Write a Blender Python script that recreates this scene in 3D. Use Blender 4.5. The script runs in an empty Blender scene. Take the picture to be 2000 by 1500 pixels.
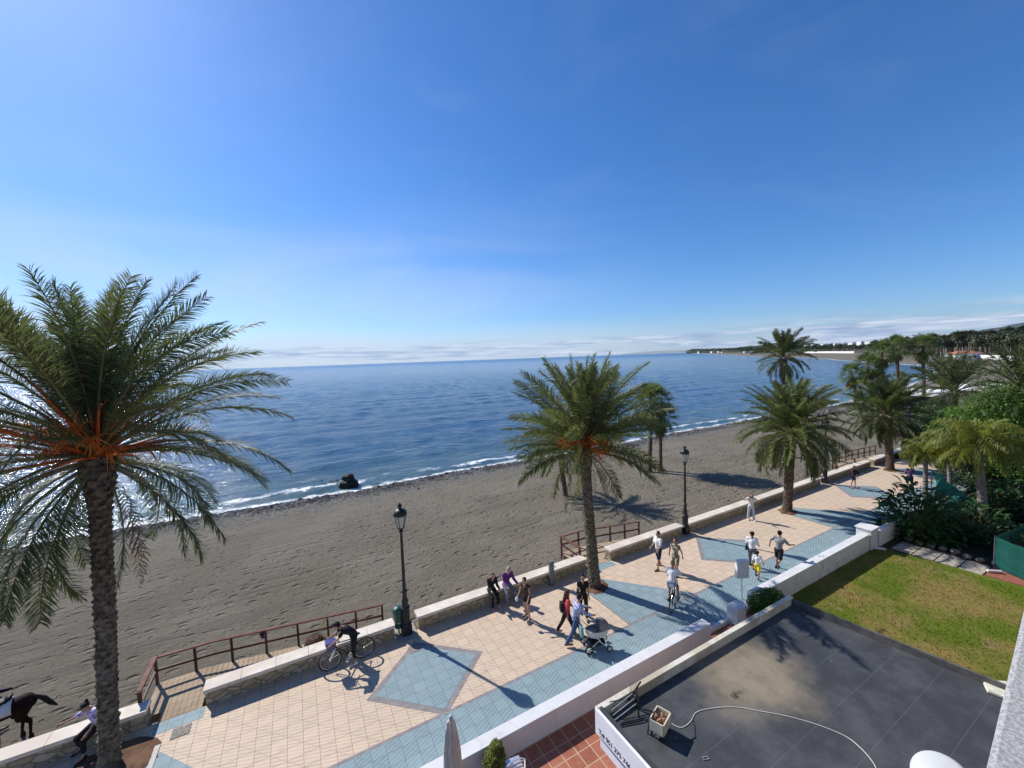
import bpy, bmesh, math, random
import numpy as np
from mathutils import Vector, Matrix
R = math.radians
random.seed(7); rng = np.random.default_rng(7)
S = bpy.context.scene
COL = S.collection

# ------------------------------------------------------------------ camera
F_PX = 780.0                      # focal length for a 2000 px wide frame
CAM_H = 10.0
ROLL = math.atan2(30.0, 840.0)
_d = (500*math.sin(ROLL) + 32*math.cos(ROLL))
PITCH = math.atan2(_d, F_PX)
cr, sr, cp, sp = math.cos(ROLL), math.sin(ROLL), math.cos(PITCH), math.sin(PITCH)
right = Vector((cr, -sr*sp, -sr*cp)); fwd = Vector((0, cp, -sp)); up = Vector((sr, cr*sp, cr*cp))
cd = bpy.data.cameras.new('camera'); cam = bpy.data.objects.new('camera', cd); COL.objects.link(cam)
m = Matrix((right, up, -fwd)).transposed().to_4x4(); m.translation = (0, 0, CAM_H); cam.matrix_world = m
cd.sensor_width = 36; cd.lens = F_PX/2000*36; cd.clip_start = 0.05; cd.clip_end = 80000
S.camera = cam
# ------------------------------------------------------------------ light
SUN_EL = R(41.3); SUN_DIR = Vector((-0.81*math.cos(SUN_EL), 0.586*math.cos(SUN_EL), math.sin(SUN_EL))).normalized()
w = bpy.data.worlds.new('World'); S.world = w; w.use_nodes = True
nt = w.node_tree; nt.nodes.clear(); L = nt.links
def wn(t, **k):
    n = nt.nodes.new(t)
    for a, b in k.items(): setattr(n, a, b)
    return n
def wmath(op, a, b=None, clamp=False):
    n = wn('ShaderNodeMath', operation=op); n.use_clamp = clamp
    for i, v in enumerate((a, b)):
        if v is None: continue
        if isinstance(v, (int, float)): n.inputs[i].default_value = v
        else: L.new(v, n.inputs[i])
    return n.outputs[0]
sky = wn('ShaderNodeTexSky'); sky.sky_type = 'NISHITA'; sky.sun_disc = False
sky.sun_elevation = SUN_EL; sky.sun_rotation = math.atan2(SUN_DIR.x, SUN_DIR.y)
sky.altitude = 0; sky.air_density = 1.0; sky.dust_density = 0.35; sky.ozone_density = 3.2
tc = wn('ShaderNodeTexCoord'); sep = wn('ShaderNodeSeparateXYZ'); L.new(tc.outputs['Generated'], sep.inputs[0])
az = wmath('ARCTAN2', sep.outputs[0], sep.outputs[1]); el = sep.outputs[2]
def cloud(scale_az, scale_el, sc, lo, hi, seed, detail=6, rough=.55, dist=.3):
    cx = wn('ShaderNodeCombineXYZ'); L.new(wmath('MULTIPLY', az, scale_az), cx.inputs[0]); L.new(wmath('MULTIPLY', el, scale_el), cx.inputs[1]); cx.inputs[2].default_value = seed
    n = wn('ShaderNodeTexNoise'); n.inputs['Scale'].default_value = sc; n.inputs['Detail'].default_value = detail; n.inputs['Roughness'].default_value = rough; n.inputs['Distortion'].default_value = dist
    L.new(cx.outputs[0], n.inputs['Vector'])
    mr = wn('ShaderNodeMapRange', interpolation_type='SMOOTHSTEP'); L.new(n.outputs[0], mr.inputs[0]); mr.inputs[1].default_value = lo; mr.inputs[2].default_value = hi
    return mr.outputs[0]
def band(x, a, b, c, d):
    m1 = wn('ShaderNodeMapRange', interpolation_type='SMOOTHSTEP'); L.new(x, m1.inputs[0]); m1.inputs[1].default_value = a; m1.inputs[2].default_value = b
    m2 = wn('ShaderNodeMapRange', interpolation_type='SMOOTHSTEP'); L.new(x, m2.inputs[0]); m2.inputs[1].default_value = c; m2.inputs[2].default_value = d; m2.inputs[3].default_value = 1; m2.inputs[4].default_value = 0
    return wmath('MULTIPLY', m1.outputs[0], m2.outputs[0])
low = wmath('MULTIPLY', cloud(2.2, 30, 2.2, .40, .56, 1.3), band(el, .0, .008, .032, .052))
topr = wmath('MULTIPLY', cloud(3, 40, 1.6, .36, .54, 4.1), wmath('MULTIPLY', band(el, .004, .02, .045, .075), band(az, .35, .95, 4, 5)))
veil = wmath('MULTIPLY', cloud(1.3, 6, 1.3, .30, .80, 7.7, 4, .5, .8), wmath('MULTIPLY', band(el, .0, .05, .12, .42), band(az, -2.6, -1.6, -.35, .45)))
hor = wmath('MULTIPLY', band(el, -.2, -.1, .0, .10), band(az, -2.6, -1.9, -.1, .9))
cir = wmath('MULTIPLY', cloud(1.6, 4.5, 1.7, .42, .85, 12.2, 7, .6, 1.2), band(el, .12, .3, .75, .95))
mask = wmath('ADD', wmath('MULTIPLY', low, .95), wmath('MULTIPLY', topr, .95), True)
soft = wmath('ADD', wmath('ADD', wmath('MULTIPLY', veil, .55), wmath('MULTIPLY', hor, .72)), wmath('MULTIPLY', cir, .05), True)
def wmix(f, a, b):
    n = wn('ShaderNodeMix', data_type='RGBA'); L.new(f, n.inputs['Factor'])
    for i, v in ((6, a), (7, b)):
        if isinstance(v, tuple): n.inputs[i].default_value = v
        else: L.new(v, n.inputs[i])
    return n.outputs[2]
tint = wn('ShaderNodeMix', data_type='RGBA', blend_type='MULTIPLY'); tint.inputs[0].default_value = 1; L.new(sky.outputs[0], tint.inputs[6]); tint.inputs[7].default_value = (.78, .97, 1.28, 1)
hs_ = wn('ShaderNodeHueSaturation'); hs_.inputs['Saturation'].default_value = 1.12; hs_.inputs['Value'].default_value = .98; L.new(tint.outputs[2], hs_.inputs['Color'])
c1 = wmix(soft, hs_.outputs[0], (5.9, 6.6, 7.6, 1))
fine = cloud(6, 80, 2.0, .35, .7, 3.3)
ccol = wmix(fine, (3.0, 4.0, 5.8, 1), (7.4, 7.9, 8.6, 1))
c2 = wmix(mask, c1, ccol)
bg = wn('ShaderNodeBackground'); bg.inputs[1].default_value = 0.10; L.new(c2, bg.inputs[0])
wo = wn('ShaderNodeOutputWorld'); L.new(bg.outputs[0], wo.inputs[0])
sl = bpy.data.lights.new('sun', 'SUN'); sl.energy = 5.0; sl.angle = R(0.5); sl.color = (1, .955, .88)
so = bpy.data.objects.new('sun', sl); COL.objects.link(so); so.rotation_euler = SUN_DIR.to_track_quat('Z', 'Y').to_euler(); so.location = (-30, 30, 60)
S.view_settings.view_transform = 'Standard'; S.view_settings.look = 'None'; S.view_settings.exposure = 0.2; S.view_settings.gamma = 1

# ------------------------------------------------------------------ frames of reference
# promenade frame: s along the sea wall, t towards the sea
PA = R(28.6); UX, UY = math.cos(PA), math.sin(PA)
def W(s, t, z=0.0): return Vector((s*UX - t*UY, s*UY + t*UX, z))
def ray(px, py):
    dx, dy = px-1000, py-750
    X = dx*cr - dy*sr; D = dx*sr + dy*cr
    return Vector((X, F_PX*cp - D*sp, -D*cp - F_PX*sp))
def G(px, py, z=0.0):            # ground point seen at a photo position, height z
    v = ray(px, py); t = (z-CAM_H)/v.z; return Vector((v.x*t, v.y*t, z))
def PY(px, py, Y):               # point at depth Y
    v = ray(px, py); t = Y/v.y; return Vector((v.x*t, Y, CAM_H+v.z*t))

# ------------------------------------------------------------------ materials
MATS = {}
class NB:
    def __init__(s, name, rough=.8, col=(.5,.5,.5), spec=.3, metal=0):
        s.m = bpy.data.materials.new(name); s.m.use_nodes = True; s.t = s.m.node_tree; s.L = s.t.links
        s.b = s.t.nodes['Principled BSDF']; s.b.inputs['Base Color'].default_value = (*col, 1); s.b.inputs['Roughness'].default_value = rough
        s.b.inputs['Specular IOR Level'].default_value = spec; s.b.inputs['Metallic'].default_value = metal; s.co = None
    def n(s, t, **k):
        x = s.t.nodes.new(t)
        for a, b in k.items(): setattr(x, a, b)
        return x
    def set(s, sock, v):
        if isinstance(v, bpy.types.NodeSocket): s.L.new(v, sock)
        elif isinstance(v, (tuple, list)) and len(v) == 3 and sock.type == 'RGBA': sock.default_value = (*v, 1)
        else: sock.default_value = v
    def coord(s, world=True, rotz=0):
        if world: g = s.n('ShaderNodeNewGeometry').outputs['Position']
        else: g = s.n('ShaderNodeTexCoord').outputs['Object']
        if rotz:
            mp = s.n('ShaderNodeVectorRotate', rotation_type='Z_AXIS'); s.L.new(g, mp.inputs[0]); mp.inputs['Angle'].default_value = rotz; g = mp.outputs[0]
        s.co = g; return g
    def scale(s, v, sc):
        m_ = s.n('ShaderNodeVectorMath', operation='MULTIPLY'); s.L.new(v, m_.inputs[0]); m_.inputs[1].default_value = sc; return m_.outputs[0]
    def noise(s, sc, det=4, rough=.55, vec=None, dist=0):
        n = s.n('ShaderNodeTexNoise'); n.inputs['Scale'].default_value = sc; n.inputs['Detail'].default_value = det; n.inputs['Roughness'].default_value = rough; n.inputs['Distortion'].default_value = dist
        s.L.new(vec or s.co or s.coord(), n.inputs['Vector']); return n.outputs[0]
    def voro(s, sc, vec=None, feat='F1', out='Distance'):
        n = s.n('ShaderNodeTexVoronoi', feature=feat); n.inputs['Scale'].default_value = sc; s.L.new(vec or s.co or s.coord(), n.inputs['Vector']); return n.outputs[out]
    def math(s, op, a, b=0, clamp=False):
        n = s.n('ShaderNodeMath', operation=op); n.use_clamp = clamp; s.set(n.inputs[0], a); s.set(n.inputs[1], b); return n.outputs[0]
    def rng(s, x, a, b, c=0, d=1, smooth=True):
        n = s.n('ShaderNodeMapRange'); n.interpolation_type = 'SMOOTHSTEP' if smooth else 'LINEAR'
        s.L.new(x, n.inputs[0]); 
        for i, v in enumerate((a, b, c, d)): n.inputs[i+1].default_value = v
        return n.outputs[0]
    def mix(s, f, a, b, mode='MIX'):
        n = s.n('ShaderNodeMix', data_type='RGBA', blend_type=mode); s.set(n.inputs[0], f); s.set(n.inputs[6], a); s.set(n.inputs[7], b); return n.outputs[2]
    def bump(s, h, st=.5, dist=.05, prev=None):
        n = s.n('ShaderNodeBump'); n.inputs['Strength'].default_value = st; n.inputs['Distance'].default_value = dist; s.L.new(h, n.inputs['Height'])
        if prev is not None: s.L.new(prev, n.inputs['Normal'])
        s.L.new(n.outputs[0], s.b.inputs['Normal']); return n.outputs[0]
    def col(s, v): s.set(s.b.inputs['Base Color'], v)
    def sepxyz(s, v):
        n = s.n('ShaderNodeSeparateXYZ'); s.L.new(v, n.inputs[0]); return n.outputs
def MAT(name, col, rough=.7, var=.15, sc=6, bump=0, bsc=40, spec=.3, metal=0, transl=0, coord_world=True, var2=None):
    if name in MATS: return MATS[name]
    b = NB(name, rough, col, spec, metal); b.coord(coord_world)
    f = b.noise(sc, 5, .6)
    dk = tuple(c*(1-var) for c in col); lt = tuple(min(1, c*(1+var)) for c in col)
    c = b.mix(b.rng(f, .3, .7), dk, lt)
    if var2: c = b.mix(b.rng(b.noise(sc*.23, 3), .45, .65), c, var2)
    b.col(c)
    if bump: b.bump(b.noise(bsc, 6, .6), bump, .01)
    if transl:
        tr = b.n('ShaderNodeBsdfTranslucent'); b.L.new(c, tr.inputs[0]); mx = b.n('ShaderNodeMixShader'); mx.inputs[0].default_value = transl
        out = b.t.nodes['Material Output']; b.L.new(b.b.outputs[0], mx.inputs[1]); b.L.new(tr.outputs[0], mx.inputs[2]); b.L.new(mx.outputs[0], out.inputs[0])
    MATS[name] = b.m; return b.m

# ------------------------------------------------------------------ mesh builder
class MB:
    def __init__(s): s.v = []; s.f = []; s.mi = []; s.cur = 0; s.n = 0
    def add(s, vs, fs):
        vs = np.asarray(vs, float).reshape(-1, 3); s.v.append(vs)
        for f in fs: s.f.append(tuple(i+s.n for i in f)); s.mi.append(s.cur)
        s.n += len(vs); return s
    def box(s, c, size, rot=None, taper=1.0):
        hx, hy, hz = size[0]/2, size[1]/2, size[2]/2
        vs = [Vector((x*hx*(taper if z > 0 else 1), y*hy*(taper if z > 0 else 1), z*hz)) for z in (-1, 1) for x, y in ((-1, -1), (1, -1), (1, 1), (-1, 1))]
        if rot is not None: vs = [rot @ v for v in vs]
        c = Vector(c); return s.add([tuple(v+c) for v in vs], [(3, 2, 1, 0), (4, 5, 6, 7), (0, 1, 5, 4), (1, 2, 6, 5), (2, 3, 7, 6), (3, 0, 4, 7)])
    def bar(s, a, b, wd, ht=None, upv=(0, 0, 1)):
        a, b = Vector(a), Vector(b); ht = ht or wd; d = (b-a); Ln = d.length
        if Ln < 1e-6: return s
        x = d/Ln; u = Vector(upv)
        if abs(x.dot(u)) > .98: u = Vector((0, 1, 0))
        y = u.cross(x).normalized(); z = x.cross(y)
        return s.box((a+b)/2, (Ln, wd, ht), Matrix((x, y, z)).transposed())
    def tube(s, path, rad, seg=8, cap=True, closed=False):
        P = [Vector(p) for p in path]; n = len(P)
        rad = [rad]*n if isinstance(rad, (int, float)) else list(rad)
        vs = []; prev = None
        for i, p in enumerate(P):
            if closed: d = P[(i+1) % n]-P[i-1]
            else: d = P[min(i+1, n-1)]-P[max(i-1, 0)]
            d = d.normalized() if d.length > 1e-9 else Vector((0, 0, 1))
            if prev is None:
                h = Vector((1, 0, 0)) if abs(d.x) < .9 else Vector((0, 1, 0)); x = d.cross(h).normalized()
            else:
                x = (prev - d*prev.dot(d)); x = x.normalized() if x.length > 1e-6 else d.orthogonal().normalized()
            prev = x; y = d.cross(x)
            for k in range(seg):
                a = 2*math.pi*k/seg; vs.append(tuple(p + x*(math.cos(a)*rad[i]) + y*(math.sin(a)*rad[i])))
        fs = []
        for i in range(n if closed else n-1):
            j = (i+1) % n
            for k in range(seg):
                k2 = (k+1) % seg; fs.append((i*seg+k, i*seg+k2, j*seg+k2, j*seg+k))
        if cap and not closed: fs += [tuple(range(seg))[::-1], tuple((n-1)*seg+k for k in range(seg))]
        return s.add(vs, fs)
    def lathe(s, prof, c=(0, 0, 0), seg=16, sx=1, sy=1):
        c = Vector(c); vs = []
        for r, z in prof:
            for k in range(seg):
                a = 2*math.pi*k/seg; vs.append((c.x+math.cos(a)*r*sx, c.y+math.sin(a)*r*sy, c.z+z))
        n = len(prof); fs = [(i*seg+k, i*seg+(k+1) % seg, (i+1)*seg+(k+1) % seg, (i+1)*seg+k) for i in range(n-1) for k in range(seg)]
        fs += [tuple(range(seg))[::-1], tuple((n-1)*seg+k for k in range(seg))]
        return s.add(vs, fs)
    def ell(s, c, r, seg=12, rings=8, rot=None, jit=0):
        vs = []; fs = []; c = Vector(c)
        for i in range(rings+1):
            th = math.pi*i/rings
            for k in range(seg):
                a = 2*math.pi*k/seg; q = 1+(random.uniform(-jit, jit) if jit else 0)
                v = Vector((r[0]*math.sin(th)*math.cos(a), r[1]*math.sin(th)*math.sin(a), r[2]*math.cos(th)))*q
                if rot is not None: v = rot @ v
                vs.append(tuple(v+c))
        for i in range(rings):
            for k in range(seg): fs.append((i*seg+k, (i+1)*seg+k, (i+1)*seg+(k+1) % seg, i*seg+(k+1) % seg))
        return s.add(vs, fs)
    def cone(s, a, b, ra, rb, seg=12, hs=4):      # capsule with two radii
        a, b = Vector(a), Vector(b); d = b-a; Ln = d.length
        x = d/Ln if Ln > 1e-6 else Vector((0, 0, 1))
        path = []; rad = []
        for i in range(hs):
            t = (1-i/hs)*math.pi/2; path.append(a - x*ra*math.sin(t)); rad.append(max(ra*math.cos(t), 1e-3))
        path.append(a); rad.append(ra); path.append(b); rad.append(rb)
        for i in range(1, hs+1):
            t = i/hs*math.pi/2; path.append(b + x*rb*math.sin(t)); rad.append(max(rb*math.cos(t), 1e-3))
        # straight axis: fixed frame
        h = Vector((1, 0, 0)) if abs(x.x) < .9 else Vector((0, 1, 0)); u = x.cross(h).normalized(); v_ = x.cross(u); vs = []
        for p, r_ in zip(path, rad):
            for k in range(seg):
                an = 2*math.pi*k/seg; vs.append(tuple(p+u*(math.cos(an)*r_)+v_*(math.sin(an)*r_)))
        n = len(path); fs = [(i*seg+k, i*seg+(k+1) % seg, (i+1)*seg+(k+1) % seg, (i+1)*seg+k) for i in range(n-1) for k in range(seg)]
        fs += [tuple(range(seg))[::-1], tuple((n-1)*seg+k for k in range(seg))]
        return s.add(vs, fs)
    def prism(s, pts, z0, z1):
        n = len(pts); vs = [(p[0], p[1], z0) for p in pts]+[(p[0], p[1], z1) for p in pts]
        a = sum(pts[i][0]*pts[(i+1) % n][1]-pts[(i+1) % n][0]*pts[i][1] for i in range(n))
        if a < 0: vs = vs[:n][::-1]+vs[n:][::-1]
        return s.add(vs, [tuple(range(n))[::-1], tuple(range(n, 2*n))]+[(i, (i+1) % n, (i+1) % n+n, i+n) for i in range(n)])
    def sheet(s, pts, z):
        a = sum(pts[i][0]*pts[(i+1) % len(pts)][1]-pts[(i+1) % len(pts)][0]*pts[i][1] for i in range(len(pts)))
        if a < 0: pts = pts[::-1]
        return s.add([(p[0], p[1], z) for p in pts], [tuple(range(len(pts)))])
    def quads(s, A):                                  # A: (n,4,3)
        A = np.asarray(A, float); n = len(A); s.v.append(A.reshape(-1, 3)); base = s.n
        s.f.extend([(base+4*i, base+4*i+1, base+4*i+2, base+4*i+3) for i in range(n)]); s.mi.extend([s.cur]*n); s.n += 4*n; return s
    def tris(s, A):
        A = np.asarray(A, float); n = len(A); s.v.append(A.reshape(-1, 3)); base = s.n
        s.f.extend([(base+3*i, base+3*i+1, base+3*i+2) for i in range(n)]); s.mi.extend([s.cur]*n); s.n += 3*n; return s
    def mesh(s, name, mats, smooth=False, off=None):
        me = bpy.data.meshes.new(name); V = np.concatenate(s.v) if s.v else np.zeros((0, 3))
        if off is not None: V = V-np.array(off)
        me.from_pydata([], [], []) if False else me.from_pydata(V.tolist(), [], s.f)
        for m_ in (mats if isinstance(mats, (list, tuple)) else [mats]): me.materials.append(m_)
        if len(me.polygons) == len(s.mi): me.polygons.foreach_set('material_index', s.mi)
        if smooth: me.polygons.foreach_set('use_smooth', [True]*len(me.polygons))
        me.update(); return me
    def build(s, name, mats, parent=None, smooth=False, bevel=0, remesh=0, sm=0, off=None):
        me = s.mesh(name, mats, smooth, off); o = bpy.data.objects.new(name, me); COL.objects.link(o)
        if parent is not None: o.parent = parent
        if bevel:
            b = o.modifiers.new('b', 'BEVEL'); b.width = bevel; b.segments = 2; b.limit_method = 'ANGLE'; b.angle_limit = R(40)
        if remesh:
            b = o.modifiers.new('r', 'REMESH'); b.mode = 'VOXEL'; b.voxel_size = remesh; b.use_smooth_shade = True
            if sm: q = o.modifiers.new('s', 'SMOOTH'); q.iterations = sm; q.factor = .5
        return o
def bake(o):
    dg = bpy.context.evaluated_depsgraph_get(); dg.update(); me = bpy.data.meshes.new_from_object(o.evaluated_get(dg)); o.modifiers.clear(); o.data = me; return o
def thing(name, label, cat, loc=(0, 0, 0), rz=0, group=None, scale=1):
    o = bpy.data.objects.new(name, None); COL.objects.link(o); o.location = loc; o.rotation_euler = (0, 0, rz); o.scale = (scale,)*3
    o.empty_display_size = .2; o['label'] = label; o['category'] = cat
    if group: o['group'] = group
    return o
def tag(o, label, cat, group=None, kind=None):
    o['label'] = label; o['category'] = cat
    if group: o['group'] = group
    if kind: o['kind'] = kind
    return o
def struct(o, label=None):
    o['kind'] = 'structure'; o['label'] = label or o.name.replace('_', ' '); o['category'] = o.name.replace('_', ' ').rstrip('.0123456789'); return o
KIDS = {}
def kids(o): return [c for c in COL.objects if c.parent is o]
def dup(root, loc, rz=0, label=None, group=None, scale=None):
    def cp_(o, par):
        c = o.copy(); COL.objects.link(c)
        if par is not None: c.parent = par
        for ch in kids_of[o.name]: cp_(ch, c)
        return c
    kids_of = {}
    def collect(o):
        kids_of[o.name] = list(kids(o))
        for k in kids_of[o.name]: collect(k)
    collect(root)
    r = cp_(root, None); r.location = loc; r.rotation_euler = (0, 0, rz)
    if scale: r.scale = (scale,)*3
    if label: r['label'] = label
    if group: r['group'] = group
    return r
def rbox(c, s, t, size, z=None): pass
MW = Matrix.Rotation(PA, 3, 'Z')
def stbox(mb, s0, s1, t0, t1, z0, z1):
    return mb.prism([W(s0, t0), W(s1, t0), W(s1, t1), W(s0, t1)], z0, z1)
# ================================================================== SETTING
SHORE_ST = [(-900, 60), (-300, 44), (-120, 38), (-60, 39.5)] + [(-20+8*k, 39.0+.45*math.sin(k*1.7)+.3*math.sin(k*.6+1)) for k in range(14)] + \
    [(96, 38.6)]
POLY = [tuple(W(s, t)[:2]) for s, t in SHORE_ST] + [tuple(G(px, py, -1.8)[:2]) for px, py in ((1776, 754), (1818, 740), (1832, 727), (1827, 715.5), (1766, 711), (1700, 707), (1644.5, 703.7), (1617, 700.9), (1576, 699), (1483.6, 696.3), (1441, 694.4), (1385, 691.6))] + [(1640, 3650), (2300, 4300), (9000, 5000), (9000, -9000), (-9000, -9000)]
PL = np.array(POLY)
def sdist(X, Y):                  # >0 on land
    P = np.stack([X, Y], -1); A = PL; B = np.roll(PL, -1, 0); best = np.full(X.shape, 1e12); ins = np.zeros(X.shape, bool)
    for a, b in zip(A, B):
        d = b-a; t = np.clip(((P-a) @ d)/(d @ d), 0, 1); q = P-a-t[..., None]*d; best = np.minimum(best, (q**2).sum(-1))
        c = ((a[1] > Y) != (b[1] > Y)) & (X < (b[0]-a[0])*(Y-a[1])/(b[1]-a[1]+1e-12)+a[0]); ins ^= c
    return np.where(ins, 1, -1)*np.sqrt(best)
SEA = -1.8
def land_z(d): return SEA + np.where(d > 0, np.minimum(.075*d, .75+.022*(d-10)), .10*np.maximum(d, -30)).clip(-4, 1.22)
def bz(p):
    return float(land_z(sdist(np.array([p[0]]), np.array([p[1]])))[0])
def GB(px, py, dz=0):             # point on the beach seen at a photo position
    z = -.8
    for _ in range(6): p = G(px, py, z); z = bz(p)
    return Vector((p.x, p.y, z+dz))
def polar(r0, r1, nr, a0, a1, na):
    r = np.concatenate([[0.01], np.geomspace(r0, r1, nr)]); a = np.radians(np.linspace(a0, a1, na)); RR, AA = np.meshgrid(r, a, indexing='ij')
    return RR*np.sin(AA), RR*np.cos(AA)
def gridmesh(name, X, Y, Z, mat, attrs={}, flip=False):
    nr, na = X.shape; V = np.stack([X, Y, Z], -1).reshape(-1, 3); i = np.arange((nr-1))[:, None]*na+np.arange(na-1)[None]
    F = np.stack([i, i+na, i+na+1, i+1] if not flip else [i, i+1, i+na+1, i+na], -1).reshape(-1, 4)
    me = bpy.data.meshes.new(name); me.vertices.add(len(V)); me.vertices.foreach_set('co', V.ravel()); me.loops.add(F.size); me.loops.foreach_set('vertex_index', F.ravel())
    me.polygons.add(len(F)); me.polygons.foreach_set('loop_start', np.arange(len(F))*4); me.polygons.foreach_set('loop_total', np.full(len(F), 4)); me.polygons.foreach_set('use_smooth', np.ones(len(F), bool))
    me.materials.append(mat)
    for k, v in attrs.items(): at = me.attributes.new(k, 'FLOAT', 'POINT'); at.data.foreach_set('value', v.ravel().astype(np.float32))
    me.update(); me.validate(); o = bpy.data.objects.new(name, me); COL.objects.link(o); return o
def vnoise(X, Y, seed, n=14, lo=.3, hi=2.0):      # sum of sines value noise
    r = np.random.default_rng(seed); Z = 0
    for _ in range(n):
        k = math.exp(r.uniform(math.log(lo), math.log(hi))); a = r.uniform(0, 6.28); Z = Z+np.sin(X*k*math.cos(a)+Y*k*math.sin(a)+r.uniform(0, 6.28))
    return Z/math.sqrt(n)

# ---- beach
b = NB('sand', .95, spec=.1); b.coord(rotz=-PA); st = b.co
base = b.mix(b.rng(b.noise(.25, 4), .35, .65), (.192, .165, .126), (.238, .207, .162))
base = b.mix(b.rng(b.noise(9, 5, .7), .3, .7), base, b.mix(.5, base, (.11, .098, .075)))
trk = b.noise(1.0, 4, .6, b.scale(st, (.05, .9, 1)))
base = b.mix(b.rng(trk, .52, .62, 0, .35), base, (.12, .11, .09))
at = b.n('ShaderNodeAttribute', attribute_name='shore').outputs['Fac']
wob = b.math('ADD', at, b.math('MULTIPLY', b.noise(.5, 3), 3.0))
base = b.mix(b.rng(wob, 2.0, 7.5, .8, 0), base, (.085, .083, .08))
peb = b.voro(9, out='Color'); bw = b.n('ShaderNodeRGBToBW'); b.L.new(peb, bw.inputs[0])
base = b.mix(b.math('MULTIPLY', b.rng(wob, 3, 9, 1, 0), b.rng(bw.outputs[0], .55, .8)), base, (.24, .235, .22))
wet = b.rng(wob, 1.6, 2.6, 1, 0); base = b.mix(wet, base, (.05, .048, .045)); b.col(base)
b.set(b.b.inputs['Roughness'], b.math('SUBTRACT', .95, b.math('MULTIPLY', wet, .55)))
pits = b.math('MINIMUM', b.rng(b.voro(1.15, b.scale(st, (1, 1.8, 1))), .06, .27, 0, 1), b.rng(b.voro(2.3, b.scale(st, (1.3, 1, 1))), .05, .22, .35, 1)); grv = b.rng(b.math('ABSOLUTE', b.math('SUBTRACT', b.noise(1, 2, .4, b.scale(st, (.035, .55, 1)), .1), .5)), .002, .012, 0, 1)
pm = b.rng(b.noise(.18, 2), .30, .45); pits = b.math('MAXIMUM', pits, b.math('SUBTRACT', 1, pm))
lump = b.noise(1.7, 6, .62, b.scale(st, (1.1, 1.5, 1)))
fur = b.noise(1, 3, .5, b.scale(st, (.06, 2.2, 1)))
h = b.math('ADD', b.math('ADD', b.math('MULTIPLY', pits, .20), b.math('MULTIPLY', grv, .05)), b.math('ADD', b.math('MULTIPLY', lump, .13), b.math('MULTIPLY', fur, .035)))
h = b.math('ADD', h, b.math('MULTIPLY', b.noise(4, 6, .8), .15))
b.bump(h, 1.0, 1.0); sand = b.m
X, Y = polar(4, 7000, 300, -110, 110, 300); d = sdist(X, Y); Z = land_z(d) + np.where((d > 1) & (d < 400), .02*vnoise(X, Y, 3), 0)
Z = np.where(np.hypot(X, Y) < 30, Z, Z)
beach = struct(gridmesh('beach', X, Y, Z, sand, {'shore': d}, True))

# ---- sea
b = NB('seawater', .10, (.008, .04, .10), .5); b.b.inputs['IOR'].default_value = 1.333; b.coord(rotz=-PA); st = b.co
at = b.n('ShaderNodeAttribute', attribute_name='shore').outputs['Fac']      # metres from the shore
dist = b.n('ShaderNodeCameraData').outputs['View Distance'] if False else b.n('ShaderNodeAttribute', attribute_name='rad').outputs['Fac']
fn = b.noise(.55, 5, .65); e = b.math('ADD', at, b.math('MULTIPLY', b.math('SUBTRACT', fn, .5), 3.2))
fo1 = b.rng(e, .8, 1.7, 1, 0)
lines = b.noise(1, 3, .55, b.scale(st, (.045, .30, 1))); brk = b.noise(2.2, 4, .7)
fo2 = b.math('MULTIPLY', b.rng(b.math('ABSOLUTE', b.math('SUBTRACT', b.math('ADD', e, b.math('MULTIPLY', lines, 5)), 5.9)), .15, .65, 1, 0), b.rng(b.noise(.11, 3), .45, .56))
fo = b.math('MULTIPLY', b.math('MAXIMUM', fo1, fo2), b.rng(brk, .34, .52)); 
deep = b.mix(b.rng(at, 0, 22), (.05, .09, .09), (.014, .06, .13)); deep = b.mix(b.rng(at, 20, 400), deep, (.016, .08, .19))
patch = b.noise(1, 4, .6, b.scale(st, (.004, .014, 1))); deep = b.mix(b.rng(patch, .5, .68, 0, .5), deep, (.03, .12, .25))
b.col(b.mix(fo, deep, (.82, .84, .85))); b.set(b.b.inputs['Roughness'], b.math('ADD', b.math('ADD', b.rng(dist, 60, 2500, .09, .24), 0), b.math('MULTIPLY', fo, .6)))
w1 = b.noise(1, 6, .6, b.scale(st, (.35, .85, 1)), .4); w2 = b.noise(1, 4, .55, b.scale(st, (1.6, 3.2, 1)), .3); w3 = b.noise(1, 3, .5, b.scale(st, (.045, .16, 1)), .2)
h = b.math('ADD', b.math('MULTIPLY', w1, .46), b.math('ADD', b.math('MULTIPLY', w2, .13), b.math('MULTIPLY', w3, .45)))
h = b.math('ADD', h, b.math('MULTIPLY', fo, .06)); b.bump(h, .85, 1.0); water = b.m
X, Y = polar(22, 520, 420, -88, 88, 560); d = -sdist(X, Y); SS = X*UX+Y*UY; TT = -X*UY+Y*UX
fade = np.clip((d+2)/12, 0, 1)*np.clip(1.6-np.hypot(X, Y)/320, 0, 1)
ph = TT*.62+.9*np.sin(SS*.035)+.8*vnoise(SS*.12, TT*.1, 5)
Z = SEA + fade*(.065*(np.sin(ph)+.35*np.sin(2*ph+.6)) + .055*vnoise(X, Y, 9, 18, .4, 2.2)) + .0
Z += np.where((d > -1) & (d < 9), .10*np.exp(-((d-3.6+1.3*np.sin(SS*.11)+.6*np.sin(SS*.31))/.8)**2), 0)
Z = np.where(d < -4, SEA-.6, Z); Z[0] = SEA-.6
sea = struct(gridmesh('sea', X, Y, Z, water, {'shore': d, 'rad': np.hypot(X, Y)}, True))
r = np.geomspace(520, 25000, 60); a = np.radians(np.linspace(-88, 88, 561)); a = np.radians(np.linspace(-88, 88, 560)); RR, AA = np.meshgrid(r, a, indexing='ij'); X2 = RR*np.sin(AA); Y2 = RR*np.cos(AA)
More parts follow.
